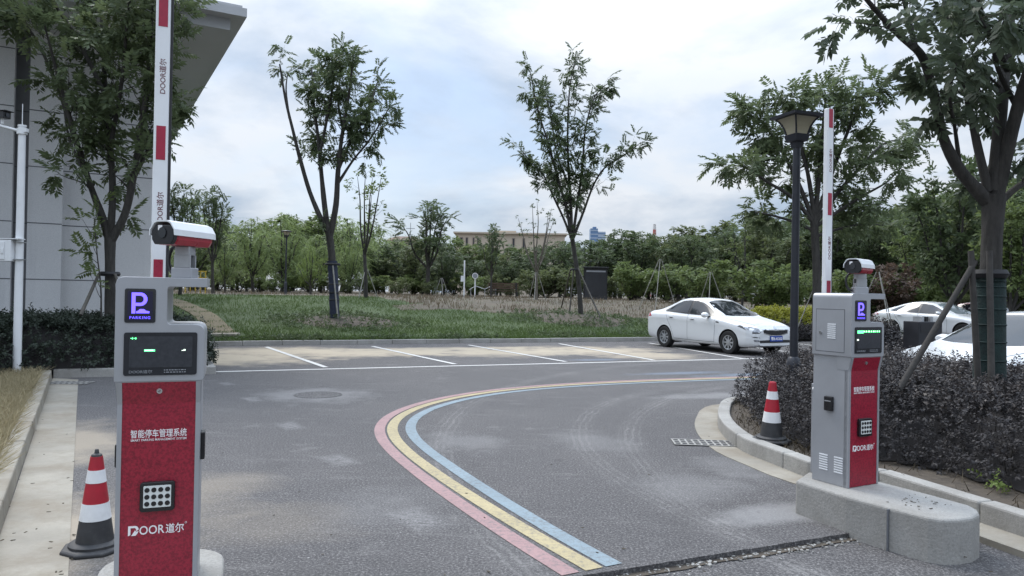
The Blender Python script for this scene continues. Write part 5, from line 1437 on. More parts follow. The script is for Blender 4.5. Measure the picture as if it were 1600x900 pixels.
# named ones
Y5 = 24.0; b5_ = on_land(1277, Y5)
S_ = lambda pts, dy=0: px_stem(pts, Y5, dy)
t5 = [([b5_, D(1276,430,Y5), D(1274,380,Y5), D(1272,345,Y5)], [.19,.16,.15,.16], 0, 1),
      (S_([(1272,350),(1240,310),(1200,285),(1165,262),(1138,258)], -1.0), [.09,.075,.055,.04,.02], 1.0, .25),
      (S_([(1272,348),(1245,280),(1215,225),(1190,190),(1172,182)], 1.0), [.10,.08,.06,.04,.02], 1.0, .25),
      (S_([(1273,345),(1262,270),(1245,210),(1228,165),(1215,152)], -.8), [.10,.08,.06,.04,.02], 1.0, .3),
      (S_([(1273,345),(1280,270),(1286,200),(1290,155),(1288,140)], .8), [.11,.09,.07,.045,.02], 1.0, .25),
      (S_([(1274,345),(1300,270),(1325,205),(1345,160),(1358,140)], -1.0), [.10,.08,.06,.04,.02], 1.0, .3),
      (S_([(1274,348),(1310,300),(1350,255),(1380,225),(1405,218)], 1.2), [.10,.08,.06,.04,.02], 1.0, .25),
      (S_([(1273,355),(1310,330),(1350,305),(1385,285),(1408,262)], -1.2), [.08,.065,.05,.035,.02], 1.0, .25),
      (S_([(1271,360),(1235,345),(1200,335),(1172,330)], 1.4), [.07,.055,.04,.02], .9, .25),
      (S_([(1273,370),(1310,358),(1350,350),(1380,352)], .8), [.07,.055,.04,.02], .9, .25)]
make_tree('broad_tree', 'broad feathery layered tree right behind the street lamp', t5, 'leaf_e', .46, 'pinnate', 61, 1.25, 2.7, base=b5_, thin=.8, n_anchor=4, outward=.85, up=-.01)
pt('loose', 668, 315, 52, 'dark loose tree standing taller than the wood left of the tan building', None, 1.35)
pt('airy', 572, 250, 36, 'thin airy young tree just right of the blue wrapped trunk', None, 1.15)
pt('bare', 838, 300, 40, 'nearly bare young tree with pale upright branches', None, 1.2)
pt('loose', 767, 350, 44, 'small narrow dark tree in front of the tan building', None, .75)
pt('loose', 281, 286, 33, 'dark young tree just right of the wide barrier arm', None, .9)
pt('loose', 333, 292, 38, 'dark tree standing left of the willows', None, .85)
pt('willow', 396, 338, 46, 'large pale willow left of the distant lamp post', 'willows beyond the lawn', 1.25, 'willow')
pt('willow', 352, 372, 44, 'smaller pale willow at the left end of the willow row', 'willows beyond the lawn', 1.1, 'willow')
pt('willow', 440, 332, 52, 'tall pale willow behind the distant lamp post', 'willows beyond the lawn', 1.2, 'willow')
pt('willow', 545, 345, 58, 'grey green willow behind the blue wrapped trunk', 'willows beyond the lawn', 1.4, 'willow')
pt('fresh', 486, 380, 42, 'bright yellow green young willow left of the blue wrapped trunk', 'willows beyond the lawn', 1.05, 'willow')
pt('airy', 1160, 335, 38, 'sparse young tree left of the street lamp post', None, 1.1)
pt('dark', 1075, 370, 50, 'dark round tree above the white sedan roof', None, 1.3)
pt('dark', 1495, 250, 30, 'dense dark tree seen past the left limb of the large wrapped tree', None, 1.0)
pt('round', 1578, 300, 27, 'mid green tree at the right edge behind the large wrapped tree', None, 1.0)
pt('round', 1440, 330, 38, 'mid green tree behind the white fastback car', None, 1.15)
pt('red', 1392, 402, 36, 'reddish brown bush behind the hooded camera of the right kiosk', None, 1.2, 'bush')
# rounded shrubs before the wood
for px, yt, Y, lb_ in ((1112,402,40,'dark rounded bush behind the white sedan'),(1205,400,36,'fresh green rounded bush just left of the lamp post'),(985,405,46,'grey green rounded bush right of the dark notice board'),(1045,408,44,'grey green bush standing among pale support poles'),(1460,420,36,'rounded green bush over the bonnet of the fastback'),(1345,412,37,'green bush left of the reddish bush')):
    pt('bush', px, yt, Y, lb_, 'rounded bushes before the wood', 1.25, 'bush')
# the wood itself: rows of single trees
TOP = [(250,400),(300,345),(360,372),(420,352),(520,350),(600,372),(640,388),(720,398),(780,400),(840,396),(900,394),(930,388),(975,380),(1020,378),(1080,374),(1140,368),(1200,362),(1300,350),(1400,342),(1460,322),(1520,312),(1600,302),(1700,300)]
def topline(px): return float(np.interp(px, [a for a, _ in TOP], [b for _, b in TOP]))
rw_ = random.Random(5)
for row, (Y0, step, dy) in enumerate(((76, 38, 0), (65, 42, 9), (56, 54, 20))):
    px = 262 + row*17
    while px < 1690:
        Y = Y0 + rw_.uniform(-4, 4)
        if px > 1380: Y *= .88
        yt = topline(px) + dy*rw_.uniform(.2, 1.6) + rw_.uniform(-12, 5) - (6 if px < 620 else 14)
        if px < 620: k = rw_.choice(['willow', 'round', 'willow', 'dark'])
        else: k = rw_.choice(['dark', 'round', 'dark2', 'round2', 'dark', 'loose', 'round2'])
        nm = {'willow': 'pale drooping willow in the belt beyond the left part of the lawn', 'round': 'mid green bushy tree in the dense wood beyond the lawn', 'dark': 'dark bushy tree in the dense wood beyond the lawn', 'loose': 'loose feathery tree in the dense wood beyond the lawn', 'round2': 'olive green bushy tree in the dense wood beyond the lawn', 'dark2': 'dark fine-leaved tree in the dense wood beyond the lawn'}[k]
        gp = {'willow': 'willows in the belt', 'round': 'mid green trees of the wood', 'dark': 'dark trees of the wood', 'loose': 'feathery trees of the wood', 'round2': 'olive trees of the wood', 'dark2': 'fine-leaved trees of the wood'}[k]
        pt(k, px, min(yt, 428), Y, nm, gp, rw_.uniform(1.05, 1.5) * (1.15 if Y < 55 else 1.3))
        px += step*rw_.uniform(.75, 1.25)
# undergrowth along the wood's foot
px = 270
while px < 1680:
    Y = rw_.uniform(49, 57) * (.92 if px > 1380 else 1)
    k = rw_.choice(['bush', 'bush2', 'bush2'])
    pt(k, px, rw_.uniform(412, 442) + (6 if px > 1000 else 0), Y, 'low dense green bush in the undergrowth at the foot of the wood' if k == 'bush' else 'low olive green bush in the undergrowth at the foot of the wood', 'undergrowth bushes at the foot of the wood' if k == 'bush' else 'olive undergrowth bushes at the foot of the wood', rw_.uniform(1.3, 1.9), 'bush')
    px += rw_.uniform(22, 40)
# support tripods among the young trees
sup = [(1032,405,36,14),(1110,425,34,9),(1285,425,24,6),(838,422,40,12),(572,420,36,8),(1372,425,27,7),(690,434,50,6)]
for i, (px, yt, Y, sp_) in enumerate(sup):
    top = D(px, yt, Y); g = on_land(px, Y)
    if top.z < g.z+.5: top.z = g.z + 1.3
    k = (top.z-g.z)*.42; poles = []
    for a in (.4, 2.5, 4.6):
        a += rw_.uniform(-.4,.4); f0 = Vector((g.x+math.cos(a)*k, g.y+math.sin(a)*k, 0)); f0.z = land(f0.x, f0.y)-.05; poles.append((f0, top+Vector((math.cos(a), math.sin(a), 0))*.06))
    support(g, poles, 'pale tripod of thin support poles at the edge of the wood', 'stake_pale', .02, None, 'pale tripods at the edge of the wood')

# ---------------------------------------------------------------- hedges
def hedge(name, label, pts, top, leaf, n, size, seed, kindl='shoot', base_z=.1, bulge=.12, cat='hedge', group=None):
    """pts: closed ground outline (anticlockwise); a bushy volume rising to top(x,y)."""
    rs = np.random.default_rng(seed); rg = random.Random(seed)
    cx = sum(p.x for p in pts)/len(pts); cy = sum(p.y for p in pts)/len(pts)
    t_ = thing(name, label, cat, (cx, cy, base_z), 0, group)
    poly = [Vector((p.x, p.y)) for p in pts]
    def inside(x, y):
        c_ = False
        for a, b in zip(poly, poly[1:]+poly[:1]):
            if (a.y > y) != (b.y > y) and x < (b.x-a.x)*(y-a.y)/(b.y-a.y)+a.x: c_ = not c_
        return c_
    def edged(x, y):
        m_ = 9
        for a, b in zip(poly, poly[1:]+poly[:1]):
            ab = b-a; t__ = max(0, min(1, (Vector((x,y))-a).dot(ab)/ab.length_squared)); m_ = min(m_, (Vector((x,y))-a-ab*t__).length)
        return m_
    lo = (min(p.x for p in poly), min(p.y for p in poly)); hi = (max(p.x for p in poly), max(p.y for p in poly))
    def height(x, y, e):
        h = top(x, y)-base_z
        lump = .10*mnoise.noise((x*1.6, y*1.6, seed)) + .06*mnoise.noise((x*4, y*4, seed+3)) + .035*mnoise.noise((x*9, y*9, seed+5))
        return max(.12, (h*(1-math.exp(-(e+.03)/.16)) ) + lump*min(1, h*1.5))
    P = []; Dv = []
    tries = 0
    while len(P) < n and tries < n*12:
        tries += 1
        x, y = rg.uniform(lo[0], hi[0]), rg.uniform(lo[1], hi[1])
        if not inside(x, y): continue
        e = edged(x, y); H = height(x, y, e)
        if e < .38 and rg.random() < .75: z = H*rg.uniform(.05, 1.0)**.8
        else: z = H - abs(rg.gauss(0, .07))
        if rg.random() < .03: z = H + rg.uniform(0, .10)
        # push the side leaves outward
        g_x = edged(x+.02, y)-e; g_y = edged(x, y+.02)-e; g_ = Vector((-g_x, -g_y, 0)); g_ = g_.normalized() if g_.length > 1e-6 else Vector((0,0,0))
        o_ = g_*(1 if e < .3 else .15)
        P.append((x-cx, y-cy, z)); Dv.append(tuple(vdir(o_*.8 + Vector((0,0,.8)), .5, rg)))
    V, F = foliage(P, Dv, size, kindl, rs)
    link('foliage', mesh_np('foliage', V, F, M[leaf]), t_)
    # fresh shoots standing out of the top, and bare stems low down
    q_ = [i for i in range(len(P)) if P[i][2] > .45][::14]
    if kindl == 'shoot' and leaf == 'leaf_p' and q_:
        V, F = foliage([(P[i][0], P[i][1], P[i][2]+rg.uniform(0,.05)) for i in q_], [tuple(vdir(Vector((0,0,1)), .35, rg)) for i in q_], size*1.5, 'shoot', rs)
        link('shoots', mesh_np('shoots', V, F, M['leaf_s']), t_)
    sb = MB()
    for i in range(0, len(P), 60):
        x, y, z = P[i]; a = rg.random()*6.28
        if z > .25: sb.tube([(x*.97+math.cos(a)*.08, y*.97+math.sin(a)*.08, 0), (x*.985, y*.985, z*.5), (x, y, z)], [.007,.005,.002], 4, cap=False)
    sb.build('stems', M['bark'], t_, 60)['kind'] = 'stuff'
    # dense twiggy inside
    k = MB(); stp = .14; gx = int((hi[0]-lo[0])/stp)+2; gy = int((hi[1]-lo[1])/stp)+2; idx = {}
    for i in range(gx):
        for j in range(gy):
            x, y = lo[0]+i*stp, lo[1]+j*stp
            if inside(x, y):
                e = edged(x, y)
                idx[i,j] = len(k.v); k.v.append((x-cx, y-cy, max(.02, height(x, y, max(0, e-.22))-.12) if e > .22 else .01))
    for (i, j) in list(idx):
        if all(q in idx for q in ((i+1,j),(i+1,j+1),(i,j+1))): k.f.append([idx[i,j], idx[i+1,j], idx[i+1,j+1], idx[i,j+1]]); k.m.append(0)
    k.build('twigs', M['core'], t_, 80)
    return t_
ih = inward(PKL, .55)
cl_ = [p for p in ih]
iA = inward(PKL, .42); n_far = inward(PKL, .10)
hp = [p for p in inward(PKL, .60)]
nose = [q for q in inward(PKL, .38)]
front = [hp[0], hp[1], hp[2], hp[3]] + [nose[i] for i in range(5, len(nose)-13)] + n_far[-11:]
outl = front + [PKL[-1]+Vector((.55,-.5,0)), PKL[-1]+Vector((2.9,-6.5,0)), e0+Vector((4.3,1.6,0))]
def htop_r(x, y):
    d = math.hypot(x-PKL[7].x, y-PKL[7].y)
    return .69 + .05*sm(1.0, 3.2, d)
hedge('hedge', 'dense dark purple-leaved hedge filling the kerbed planter on the right', outl[::-1], htop_r, 'leaf_p', 46000, .072, 71)
lp2 = [LB+nv*.5-ld*.1, LC+KN*.45, LC+KN*1.9-KD*.1, LB+nv*.6+KN*2.6, LB+nv*5+KN*1.5, LB+nv*5.2-ld*1.2, LB+nv*2.2-ld*1.6, LB+nv*1.0-ld*.9]
hedge('hedge', 'dark green clipped hedge below the grey building on the left', lp2, lambda x, y: .92, 'leaf_h', 9000, .14, 72)
m0, m1 = D(1330, 540, 14.5), D(1428, 540, 16.0)
hp3 = [Vector((m0.x, m0.y, 0)), Vector((m1.x, m1.y, 0)), Vector((m1.x-.3, m1.y+1.3, 0)), Vector((m0.x-.3, m0.y+1.3, 0))]
hedge('hedge', 'small dark hedge behind the right kiosk beside the litter bin', hp3, lambda x, y: .95, 'leaf_p', 2200, .15, 73, base_z=0)
m0, m1 = D(1192, 500, 25.5), D(1330, 500, 28.0)
hp4 = [Vector((m0.x, m0.y, 0)), Vector((m1.x, m1.y, 0)), Vector((m1.x-.5, m1.y+1.1, 0)), Vector((m0.x-.5, m0.y+1.1, 0))]
hedge('hedge', 'yellow green clipped hedge behind the white sedan and lamp post', hp4, lambda x, y: 1.05, 'leaf_g', 2200, .20, 74, base_z=.1)
hp5 = [p + Vector((.25,-.55,0)) for p in hp4[:2]] + [p + Vector((.05,.0,0)) for p in hp4[:2]][::-1]
hedge('hedge', 'low dark hedge in front of the yellow green hedge', hp5, lambda x, y: .62, 'leaf_p', 1500, .16, 75, base_z=.1)
# low ground cover on the mounds and kerb
def blades(name, label, pts_fn, n, hgt, wid, matl, seed, lean=.5):
    rg = random.Random(seed); V = []; F = []
    for i in range(n):
        p = pts_fn(rg)
        if p is None: continue
        h = hgt*rg.uniform(.5, 1.3); a = rg.random()*6.28; l = rg.uniform(0, lean)*h; b_ = rg.random()*6.28
        dx, dy = math.cos(a)*wid/2, math.sin(a)*wid/2; o = len(V)
        V += [(p.x-dx, p.y-dy, p.z-.01), (p.x+dx, p.y+dy, p.z-.01), (p.x+dx*.25+math.cos(b_)*l, p.y+dy*.25+math.sin(b_)*l, p.z+h), (p.x-dx*.25+math.cos(b_)*l, p.y-dy*.25+math.sin(b_)*l, p.z+h)]
        F.append((o, o+1, o+2, o+3))
    o = link(name, mesh_np(name, V, F, M[matl])); return tag(o, label, kind='stuff')
TRK = spline([GT(352, 524), GT(335, 508), GT(318, 492), GT(290, 478), GT(262, 468)], 8)
def lawn_pt(rg):
    s_ = .12 + 16.3*rg.random()**1.7; t_ = rg.uniform(-4, 30)
    x, y = xy(t_, s_)
    if mnoise.noise((x*.6, y*.6, 0)) + rg.uniform(-.5,.5) < -.25: return None
    if t_ > 8.5 and s_ > 9.5-.28*(t_-9) and rg.random() < .9: return None
    p = Vector((x, y, land(x, y)))
    for mx, my, mr, mh in MOUNDS:
        if math.hypot(x-mx, y-my) < mr*.62 and rg.random() < .9: return None
    if min((q-p).length for q in TRK[::4]) < .55 and rg.random() < .9: return None
    return p
blades('grass', 'green grass of the lawn beyond the kerb', lawn_pt, 150000, .075, .02, 'grass', 9, 1.3)
structure(MB().build('x', M['track'])) if False else None
mb = MB(); wv = .38
for i in range(len(TRK)-1):
    a, b = TRK[i], TRK[i+1]; d = (b-a); d.z = 0; d.normalize(); n_ = Vector((-d.y, d.x, 0))*wv
    mb.add([(q.x, q.y, land(q.x, q.y)+.02) for q in (a-n_, b-n_, b+n_, a+n_)], [(0,1,2,3)])
structure(mb.build('trodden_path', M['track']))
for (mx, my, mr, mh), lb_ in zip(MOUNDS, ('bare earth mound strewn with weeds at the blue wrapped trunk', 'weedy earth mound at the foot of the slim lawn tree')):
    V = []; F = []; k = 26
    for i in range(k+1):
        for j in range(10):
            a = 2*math.pi*i/k; r = mr*.70*j/9*(1+.18*mnoise.noise((math.cos(a)*1.5, math.sin(a)*1.5, mx))); x, y = mx+r*math.cos(a), my+r*math.sin(a)
            V.append((x, y, land(x, y)+.022*(1-j/9)+.004+.03*mnoise.noise((x*3,y*3,1))*(1-j/9)))
    for i in range(k):
        for j in range(9): F.append((i*10+j, (i+1)*10+j, (i+1)*10+j+1, i*10+j+1))
    structure(link('mound', mesh_np('mound', V, F, M['soil'], True)))
    rs = np.random.default_rng(int(mr*100)); P = []; Dv = []; rg = random.Random(int(mx*10))
    for i in range(520):
        a = rg.random()*6.28; r = mr*.95*math.sqrt(rg.random()); x, y = mx+r*math.cos(a)*1.15, my+r*math.sin(a)
        if ts(x, y)[1] < .2: continue
        P.append((x, y, land(x, y)+.03)); Dv.append(tuple(vdir(Vector((0,0,1)), .6, rg)))
    V, F = foliage(P, Dv, .17, 'tuft', rs)
    tag(link('weeds', mesh_np('weeds', V, F, M['leaf_c'])), lb_.replace('bare earth', 'low dark weeds on the').replace('weedy earth', 'low dark weeds on the') if False else 'low dark weeds covering the ' + ('mound at the blue wrapped trunk' if mx < 0 else 'mound under the slim lawn tree'), kind='stuff')
rs = np.random.default_rng(3); P = []; Dv = []; rg = random.Random(31)
for i in range(2600):
    t_ = rg.uniform(-.3, 26); s_ = .14+abs(rg.gauss(0, .35 if t_ < 9 or t_ > 17 else .9)); x, y = xy(t_, s_)
    if mnoise.noise((t_*.6, 0, 4)) + rg.uniform(-.3,.3) < -.05: continue
    P.append((x, y, land(x, y)+.03)); Dv.append(tuple(vdir(Vector((0,-.3,1)), .6, rg)))
V, F = foliage(P, Dv, .14, 'tuft', rs); tag(link('weeds', mesh_np('weeds', V, F, M['leaf_c'])), 'low dark weeds growing along the back kerb', kind='stuff')
def dry_pt(rg):
    u = rg.random()
    if u < .55: t_, s_ = rg.uniform(-6, 60), rg.uniform(16, 26)
    else: t_ = 8.5+rg.random()*28; s_ = rg.uniform(max(3, 9.8-.28*(t_-9)), 16.5)
    x, y = xy(t_, s_)
    if 16.4 < s_ < 19.1: return None
    if mnoise.noise((x*.35, y*.35, 6)) + rg.uniform(-.5,.5) < -.1: return None
    return Vector((x, y, land(x, y)))
blades('dry_weeds', 'low dry brown weeds along the far side of the lawn', dry_pt, 17000, .17, .04, 'weed', 12, .8)
def straw_pt(rg):
    u = rg.random(); v = .16 + rg.random()**1.3*1.25
    p = LB - ld*(.2+u*7.5) + nv*v
    return Vector((p.x, p.y, .11))
blades('straw', 'flattened dry straw lying behind the left kerb', straw_pt, 15000, .10, .012, 'straw', 13, 2.4)
def vgrass_pt(rg):
    p = LB - ld*(rg.uniform(-.5, 8)) + nv*(.9+rg.random()*3)
    return Vector((p.x, p.y, .10))
blades('grass', 'short green grass between the straw and the left hedge', vgrass_pt, 14000, .12, .014, 'grass', 14, .9)
def pl_pt(rg):
    i = rg.randrange(1, len(PKL)-2); u = rg.random(); v = .16+rg.random()*.5
    A = inward(PKL[i-1:i+3], v); p = A[1].lerp(A[2], u); return Vector((p.x, p.y, .105))
blades('dry_weeds', 'dry stalks and litter on the planter soil under the hedge', pl_pt, 900, .06, .012, 'litter', 15, 2.5)
P = []; Dv = []; rg = random.Random(9)
for (px, py, n_) in ((1519,728,7),(1560,770,5),(1590,735,4),(1545,760,3)):
    c_ = G(px, py, .1)
    for i in range(n_): P.append((c_.x+rg.gauss(0,.03), c_.y+rg.gauss(0,.03), c_.z+.02+rg.random()*.10)); Dv.append(tuple(vdir(Vector((0,0,1)), .6, rg)))
V, F = foliage(P, Dv, .10, 'shoot', np.random.default_rng(4)); tag(link('weeds', mesh_np('weeds', V, F, M['leaf_y'])), 'pale green weeds sprouting on the planter soil', kind='stuff')
# ---------------------------------------------------------------- far side of the lawn
nb_ = on_land(930, 45)
t_ = thing('notice_board', 'dark roofed notice board standing at the edge of the wood', 'notice board', nb_, R(8))
hgt = D(930, 416, 45).z - nb_.z; wd = 45*37/FPX
MB().box(-wd/2+.06, wd/2-.06, -.10, .10, .25, hgt-.12).build('panel', M['panel_dark'], t_, bevel=.01)
MB().box(-wd/2+.12, wd/2-.12, -.112, -.102, hgt-.36, hgt-.26).build('light_strip', M['grey_print'], t_)
MB().box(-wd/2-.06, wd/2+.06, -.22, .22, hgt-.12, hgt-.04).build('roof', M['black'], t_, bevel=.01)
for s_ in (-1, 1): MB().box(s_*(wd/2-.04)-.05, s_*(wd/2-.04)+.05, -.06, .06, 0, hgt-.12).build('post', M['black'], t_)
MB().box(-wd/2, wd/2, -.14, .14, 0, .24).build('base', M['panel_dark'], t_)
# round sign, white post, bench
g = on_land(742, 47); t_ = thing('round_sign', 'small round white sign on a thin post beyond the lawn', 'sign', g)
h_ = D(742, 431, 47).z - g.z
MB().tube([(0,0,0),(0,0,h_)], .04, 8).build('post', M['white_paint'], t_, 50)
MB().tube([(0,-.05,h_),(0,-.09,h_)], .19, 24).build('disc', M['white_print'], t_, 40)
MB().tube([(0,-.088,h_),(0,-.095,h_)], .155, 24).build('face', M['grey_print'], t_, 40)
g = on_land(725, 47); t_ = thing('white_post', 'plain tall white post left of the round sign', 'post', g)
h_ = D(725, 407, 47).z - g.z
MB().box(-.045, .045, -.04, .04, 0, h_).build('post', M['white_paint'], t_, bevel=.01)
MB().box(-.22, -.05, -.06, .06, h_*.42, h_*.58).build('meter_box', M['white_paint'], t_, bevel=.01)
g = on_land(755, 47.5); t_ = thing('exercise_frame', 'low pale and green exercise frame beside the round sign', 'exercise equipment', g)
MB().tube([(-.9,0,.5),(-.5,0,.75),(.1,0,.55),(.6,0,.8),(.9,0,.8)], .022, 8).build('rail', M['grey_metal'], t_, 60)
for x in (-.8, .1, .8): MB().tube([(x,0,0),(x,0,.6)], .022, 8).build('leg', M['grey_metal'], t_, 60)
MB().box(.35,.85,-.2,.2,.42,.50).build('seat', M['wrap_green'], t_, bevel=.01)
g = on_land(787, 46); t_ = thing('park_bench', 'brown slatted park bench by the far path', 'bench', g, R(6))
mb = MB()
for k in range(4): mb.box(-.95,.95,-.25+k*.12,-.16+k*.12,.42,.46)
mb.build('seat', M['wood'], t_)
mb = MB()
for k in range(3): mb.box(-.95,.95,.24,.28,.55+k*.14,.65+k*.14)
mb.build('backrest', M['wood'], t_)
for s_ in (-1, 1): MB().prism_xz([(s_*.8-.04,0),(s_*.8+.04,0),(s_*.8+.04,.95),(s_*.8-.04,.95)], .20, .30).prism_xz([(s_*.8-.04,0),(s_*.8+.04,0),(s_*.8+.04,.41),(s_*.8-.04,.41)], -.26, -.18).build('leg', M['black'], t_)
# yellow rail and white slab at the left end of the lawn
g = on_land(305, 39); t_ = thing('yellow_railing', 'short yellow railing just right of the kiosk camera', 'railing', g, R(10))
h_ = D(305, 423, 39).z - g.z
mb = MB(); mb.box(-.55,.55,-.03,.03,h_-.06,h_); mb.box(-.55,.55,-.03,.03,h_-.40,h_-.35); mb.build('rail', M['yellow'], t_)
for x in (-.5,-.25,0,.25,.5): MB().box(x-.025,x+.025,-.02,.02,0,h_-.06).build('post', M['yellow'], t_)
mb = MB(); c_ = GT(345, 526)
for dx, dy, w_, d_, a in ((0,0,.42,.20,.2),(-.45,.05,.25,.16,-.2),(.2,.25,.22,.13,.6)):
    u, v = Vector((math.cos(a), math.sin(a), 0)), Vector((-math.sin(a), math.cos(a), 0)); p = c_ + Vector((dx, dy, .0)); mb.obox(p + Vector((0,0,.05)), u*w_, v*d_, (0,0,.045))
tag(mb.build('concrete_slab', M['pale_concrete'], bevel=.02), 'pale broken concrete slabs at the end of the trodden track', 'slab')
# dark litter bin near the fastback car
p = D(1441, 545, 15.2); t_ = thing('litter_bin', 'dark metal litter bin in front of the white fastback car', 'litter bin', (p.x, p.y, 0), R(12))
h_ = D(1441, 493, 15.2).z; w_ = 15.2*42/FPX
MB().box(-w_/2, w_/2, -.22, .22, .05, h_-.12).build('body', M['panel_dark'], t_, bevel=.012)
MB().box(-w_/2+.04, -.02, -.226, -.215, h_-.34, h_-.17).build('opening', M['blackmatt'], t_)
for x in (-w_*.18, 0, w_*.2): MB().box(x-.03, x+.03, -.12, .12, h_-.12, h_-.02).build('top_post', M['grey_metal'] if x else M['black'], t_)
MB().box(-w_/2-.02, w_/2+.02, -.24, .24, 0, .05).build('base', M['black'], t_)
# tan building beyond the wood
Yb = 150; zb = 0
def tx(px): return (D(px, 400, Yb).x)
def tz(py, px=800): return D(px, py, Yb).z
t_ = thing('building', 'tan flat-roofed building rising behind the wood', 'building', (tx(795), Yb, 0))
ox = tx(795)
main = MB().box(tx(712)-ox, tx(882)-ox, 0, 16, 0, tz(366)); main.build('wall', M['tan'], t_)
MB().box(tx(708)-ox, tx(886)-ox, -.5, 16.5, tz(366)+.01, tz(363.5)).build('roof', M['tan'], t_)
MB().box(tx(770)-ox, tx(806)-ox, 4, 12, tz(363.5)+.01, tz(358)).build('roof_block', M['tan'], t_)
for a, b in ((718,723),(727,731),(738,741),(745,748),(800,804),(816,820)):
    f = MB().box(tx(a)-ox, tx(b)-ox, -.12, .05, tz(388), tz(372)).build('window', M['tan_dark'], t_)
    MB().box(tx(a)-ox+.12, tx(b)-ox-.12, -.16, -.121, tz(387), tz(373)).build('pane', M['glass'], f)
t_ = thing('building', 'brown-roofed house peeping over the wood left of the dark loose tree', 'building', (D(628,380,130).x, 130, 0))
zr = D(628, 376, 130).z
MB().box(-2.2, 2.6, 0, 8, 0, zr).build('wall', M['tan'], t_)
MB().prism([(-2.8,-.5,zr),(3.2,-.5,zr),(3.2,8.5,zr),(-2.8,8.5,zr)],[(-1.5,2,zr+.9),(2,2,zr+.9),(2,6,zr+.9),(-1.5,6,zr+.9)]).build('roof', M['roof_brown'], t_)
for x in (-1.4, .3, 1.5): MB().box(x-.4, x+.4, -.06, .05, zr-1.7, zr-.4).build('window', M['tan_dark'], t_)
t_ = thing('antenna_mast', 'thin cross-armed mast above the brown-roofed house', 'mast', (D(641,380,120).x, 120, 0))
zt = D(641, 348, 120).z
MB().tube([(0,0,0),(0,0,zt)], [.09,.05], 8).build('mast', M['grey_metal'], t_)
MB().box(-.7,.7,-.05,.05,zt-1.0,zt-.9).build('cross_arm', M['grey_metal'], t_); MB().box(-.45,.45,-.05,.05,zt-2.0,zt-1.9).build('cross_arm', M['grey_metal'], t_)
# glass towers far off
for px0, px1, py, mt, lb_ in ((922,934,357,'tower_blue','distant blue glass tower with the stepped top'),(934,946,362,'tower_pale','distant paler tower joined to the blue glass tower')):
    Yt = 620; x0, x1 = D(px0, 400, Yt).x, D(px1, 400, Yt).x; z1 = D((px0+px1)/2, py, Yt).z
    t_ = thing('tower', lb_, 'tower', ((x0+x1)/2, Yt, 0), 0, 'distant towers'); w_ = (x1-x0)/2
    MB().box(-w_, w_-.15, 0, 10, 0, z1).build('wall', M[mt], t_)
    if mt == 'tower_blue': MB().box(-w_*.3, w_*.6, 2, 8, z1, z1+1.6).build('roof_block', M[mt], t_)
    mb = MB()
    for k in range(12): mb.box(-w_-.05, w_-.1, -.1, -.02, z1-2-k*3.2, z1-1.2-k*3.2)
    mb.build('window_band', M['tower_pale' if mt == 'tower_blue' else 'tower_blue'], t_)
t_ = thing('lattice_mast', 'red and white banded mast above the wood', 'mast', (D(1022,380,260).x, 260, 0), 0)
zt = D(1022, 350, 260).z; mb = MB()
for k in range(14):
    z0, z1 = zt*(k/14), zt*((k+1)/14); r0 = 1.5-1.1*k/14; r1 = 1.5-1.1*(k+1)/14
    for a in range(3):
        c_, s_ = math.cos(a*2.09), math.sin(a*2.09); c2, s2 = math.cos((a+1)*2.09), math.sin((a+1)*2.09)
        mb.tube([(r0*c_,r0*s_,z0),(r1*c_,r1*s_,z1)], .16, 5, k % 2); mb.tube([(r0*c_,r0*s_,z0),(r1*c2,r1*s2,z1)], .10, 4, k % 2)
    mb.tube([(0,0,z0),(0,0,z1)], .22, 6, k % 2)
mb.build('lattice', [M['mast_red'], M['mast_white']], t_)
MB().tube([(0,0,zt-5),(0,0,zt-4)], 1.0, 12).build('platform', M['mast_white'], t_)

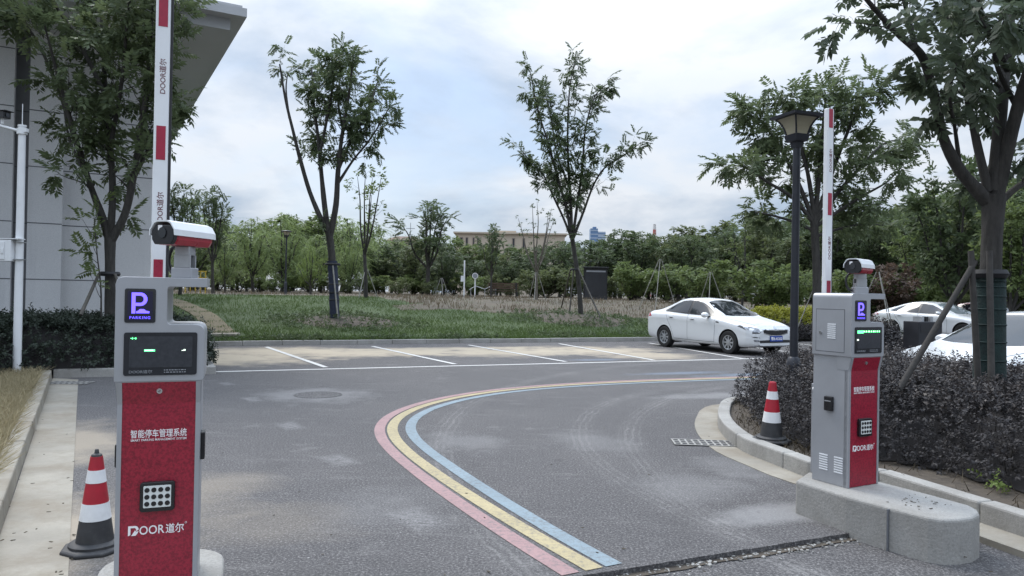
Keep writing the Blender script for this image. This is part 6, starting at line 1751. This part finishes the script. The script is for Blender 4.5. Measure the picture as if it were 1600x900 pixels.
# ---------------------------------------------------------------- sky and light
SUN_EL, SUN_AZ = 52, -35         # degrees; azimuth from +y (ahead) towards +x
w = bpy.data.worlds.new('World'); S.world = w; w.use_nodes = True
t = NT(w.node_tree)
sky = t.n('ShaderNodeTexSky', sky_type='NISHITA'); sky.sun_disc = False
sky.sun_elevation = R(SUN_EL); sky.sun_rotation = R(SUN_AZ); sky.air_density = 1.0; sky.dust_density = 2.0; sky.ozone_density = 1.0
gen = t.n('ShaderNodeTexCoord').outputs['Generated']
sx = t.n('ShaderNodeSeparateXYZ'); t.set(sx.inputs[0], gen)
zz = t.m('ADD', t.m('MAXIMUM', sx.outputs[2], 0.0), .24)
cx = t.n('ShaderNodeCombineXYZ'); t.set(cx.inputs[0], t.m('DIVIDE', sx.outputs[0], zz)); t.set(cx.inputs[1], t.m('DIVIDE', sx.outputs[1], zz)); cx.inputs[2].default_value = 3.7
cover = t.noise(1.1, 8, .55, cx.outputs[0], .3)
mp = t.mapping((4.1, 1.7, 9.3), (0, 0, .6), (1, 1, 1), cx.outputs[0], 'POINT')
shade = t.noise(1.5, 9, .56, mp, .25)
CL = t.mix(t.ramp(shade, [(.38, 0), (.50, .5), (.61, 1)]), (2.8, 3.4, 4.25), (5.25, 5.5, 5.85))
f = t.ramp(cover, [(.36, .25), (.50, .85), (.6, 1)])
blue = t.mix(.55, sky.outputs[0], (2.9, 3.9, 5.4))
col = t.mix(f, blue, CL)
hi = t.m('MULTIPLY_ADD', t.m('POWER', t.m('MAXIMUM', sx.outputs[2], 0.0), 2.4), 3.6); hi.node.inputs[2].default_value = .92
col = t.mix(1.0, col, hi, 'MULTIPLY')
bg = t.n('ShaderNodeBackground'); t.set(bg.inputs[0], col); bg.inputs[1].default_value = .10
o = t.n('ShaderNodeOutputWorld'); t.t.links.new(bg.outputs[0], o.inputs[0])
sd = bpy.data.lights.new('sun', 'SUN'); sd.energy = 1.5; sd.angle = R(24); sd.color = (1, .96, .90)
so = bpy.data.objects.new('sun', sd); COL.objects.link(so)
sv = Vector((math.sin(R(SUN_AZ))*math.cos(R(SUN_EL)), math.cos(R(SUN_AZ))*math.cos(R(SUN_EL)), math.sin(R(SUN_EL))))
so.rotation_euler = sv.to_track_quat('Z', 'Y').to_euler()
S.view_settings.view_transform = 'Standard'; S.view_settings.look = 'None'; S.view_settings.gamma = 1; S.view_settings.exposure = .77
S.view_settings.use_curve_mapping = False
S.render.engine = 'CYCLES'
S.cycles.max_bounces = 6; S.cycles.diffuse_bounces = 3; S.cycles.glossy_bounces = 3; S.cycles.transmission_bounces = 4; S.cycles.transparent_max_bounces = 4
S.cycles.use_denoising = True
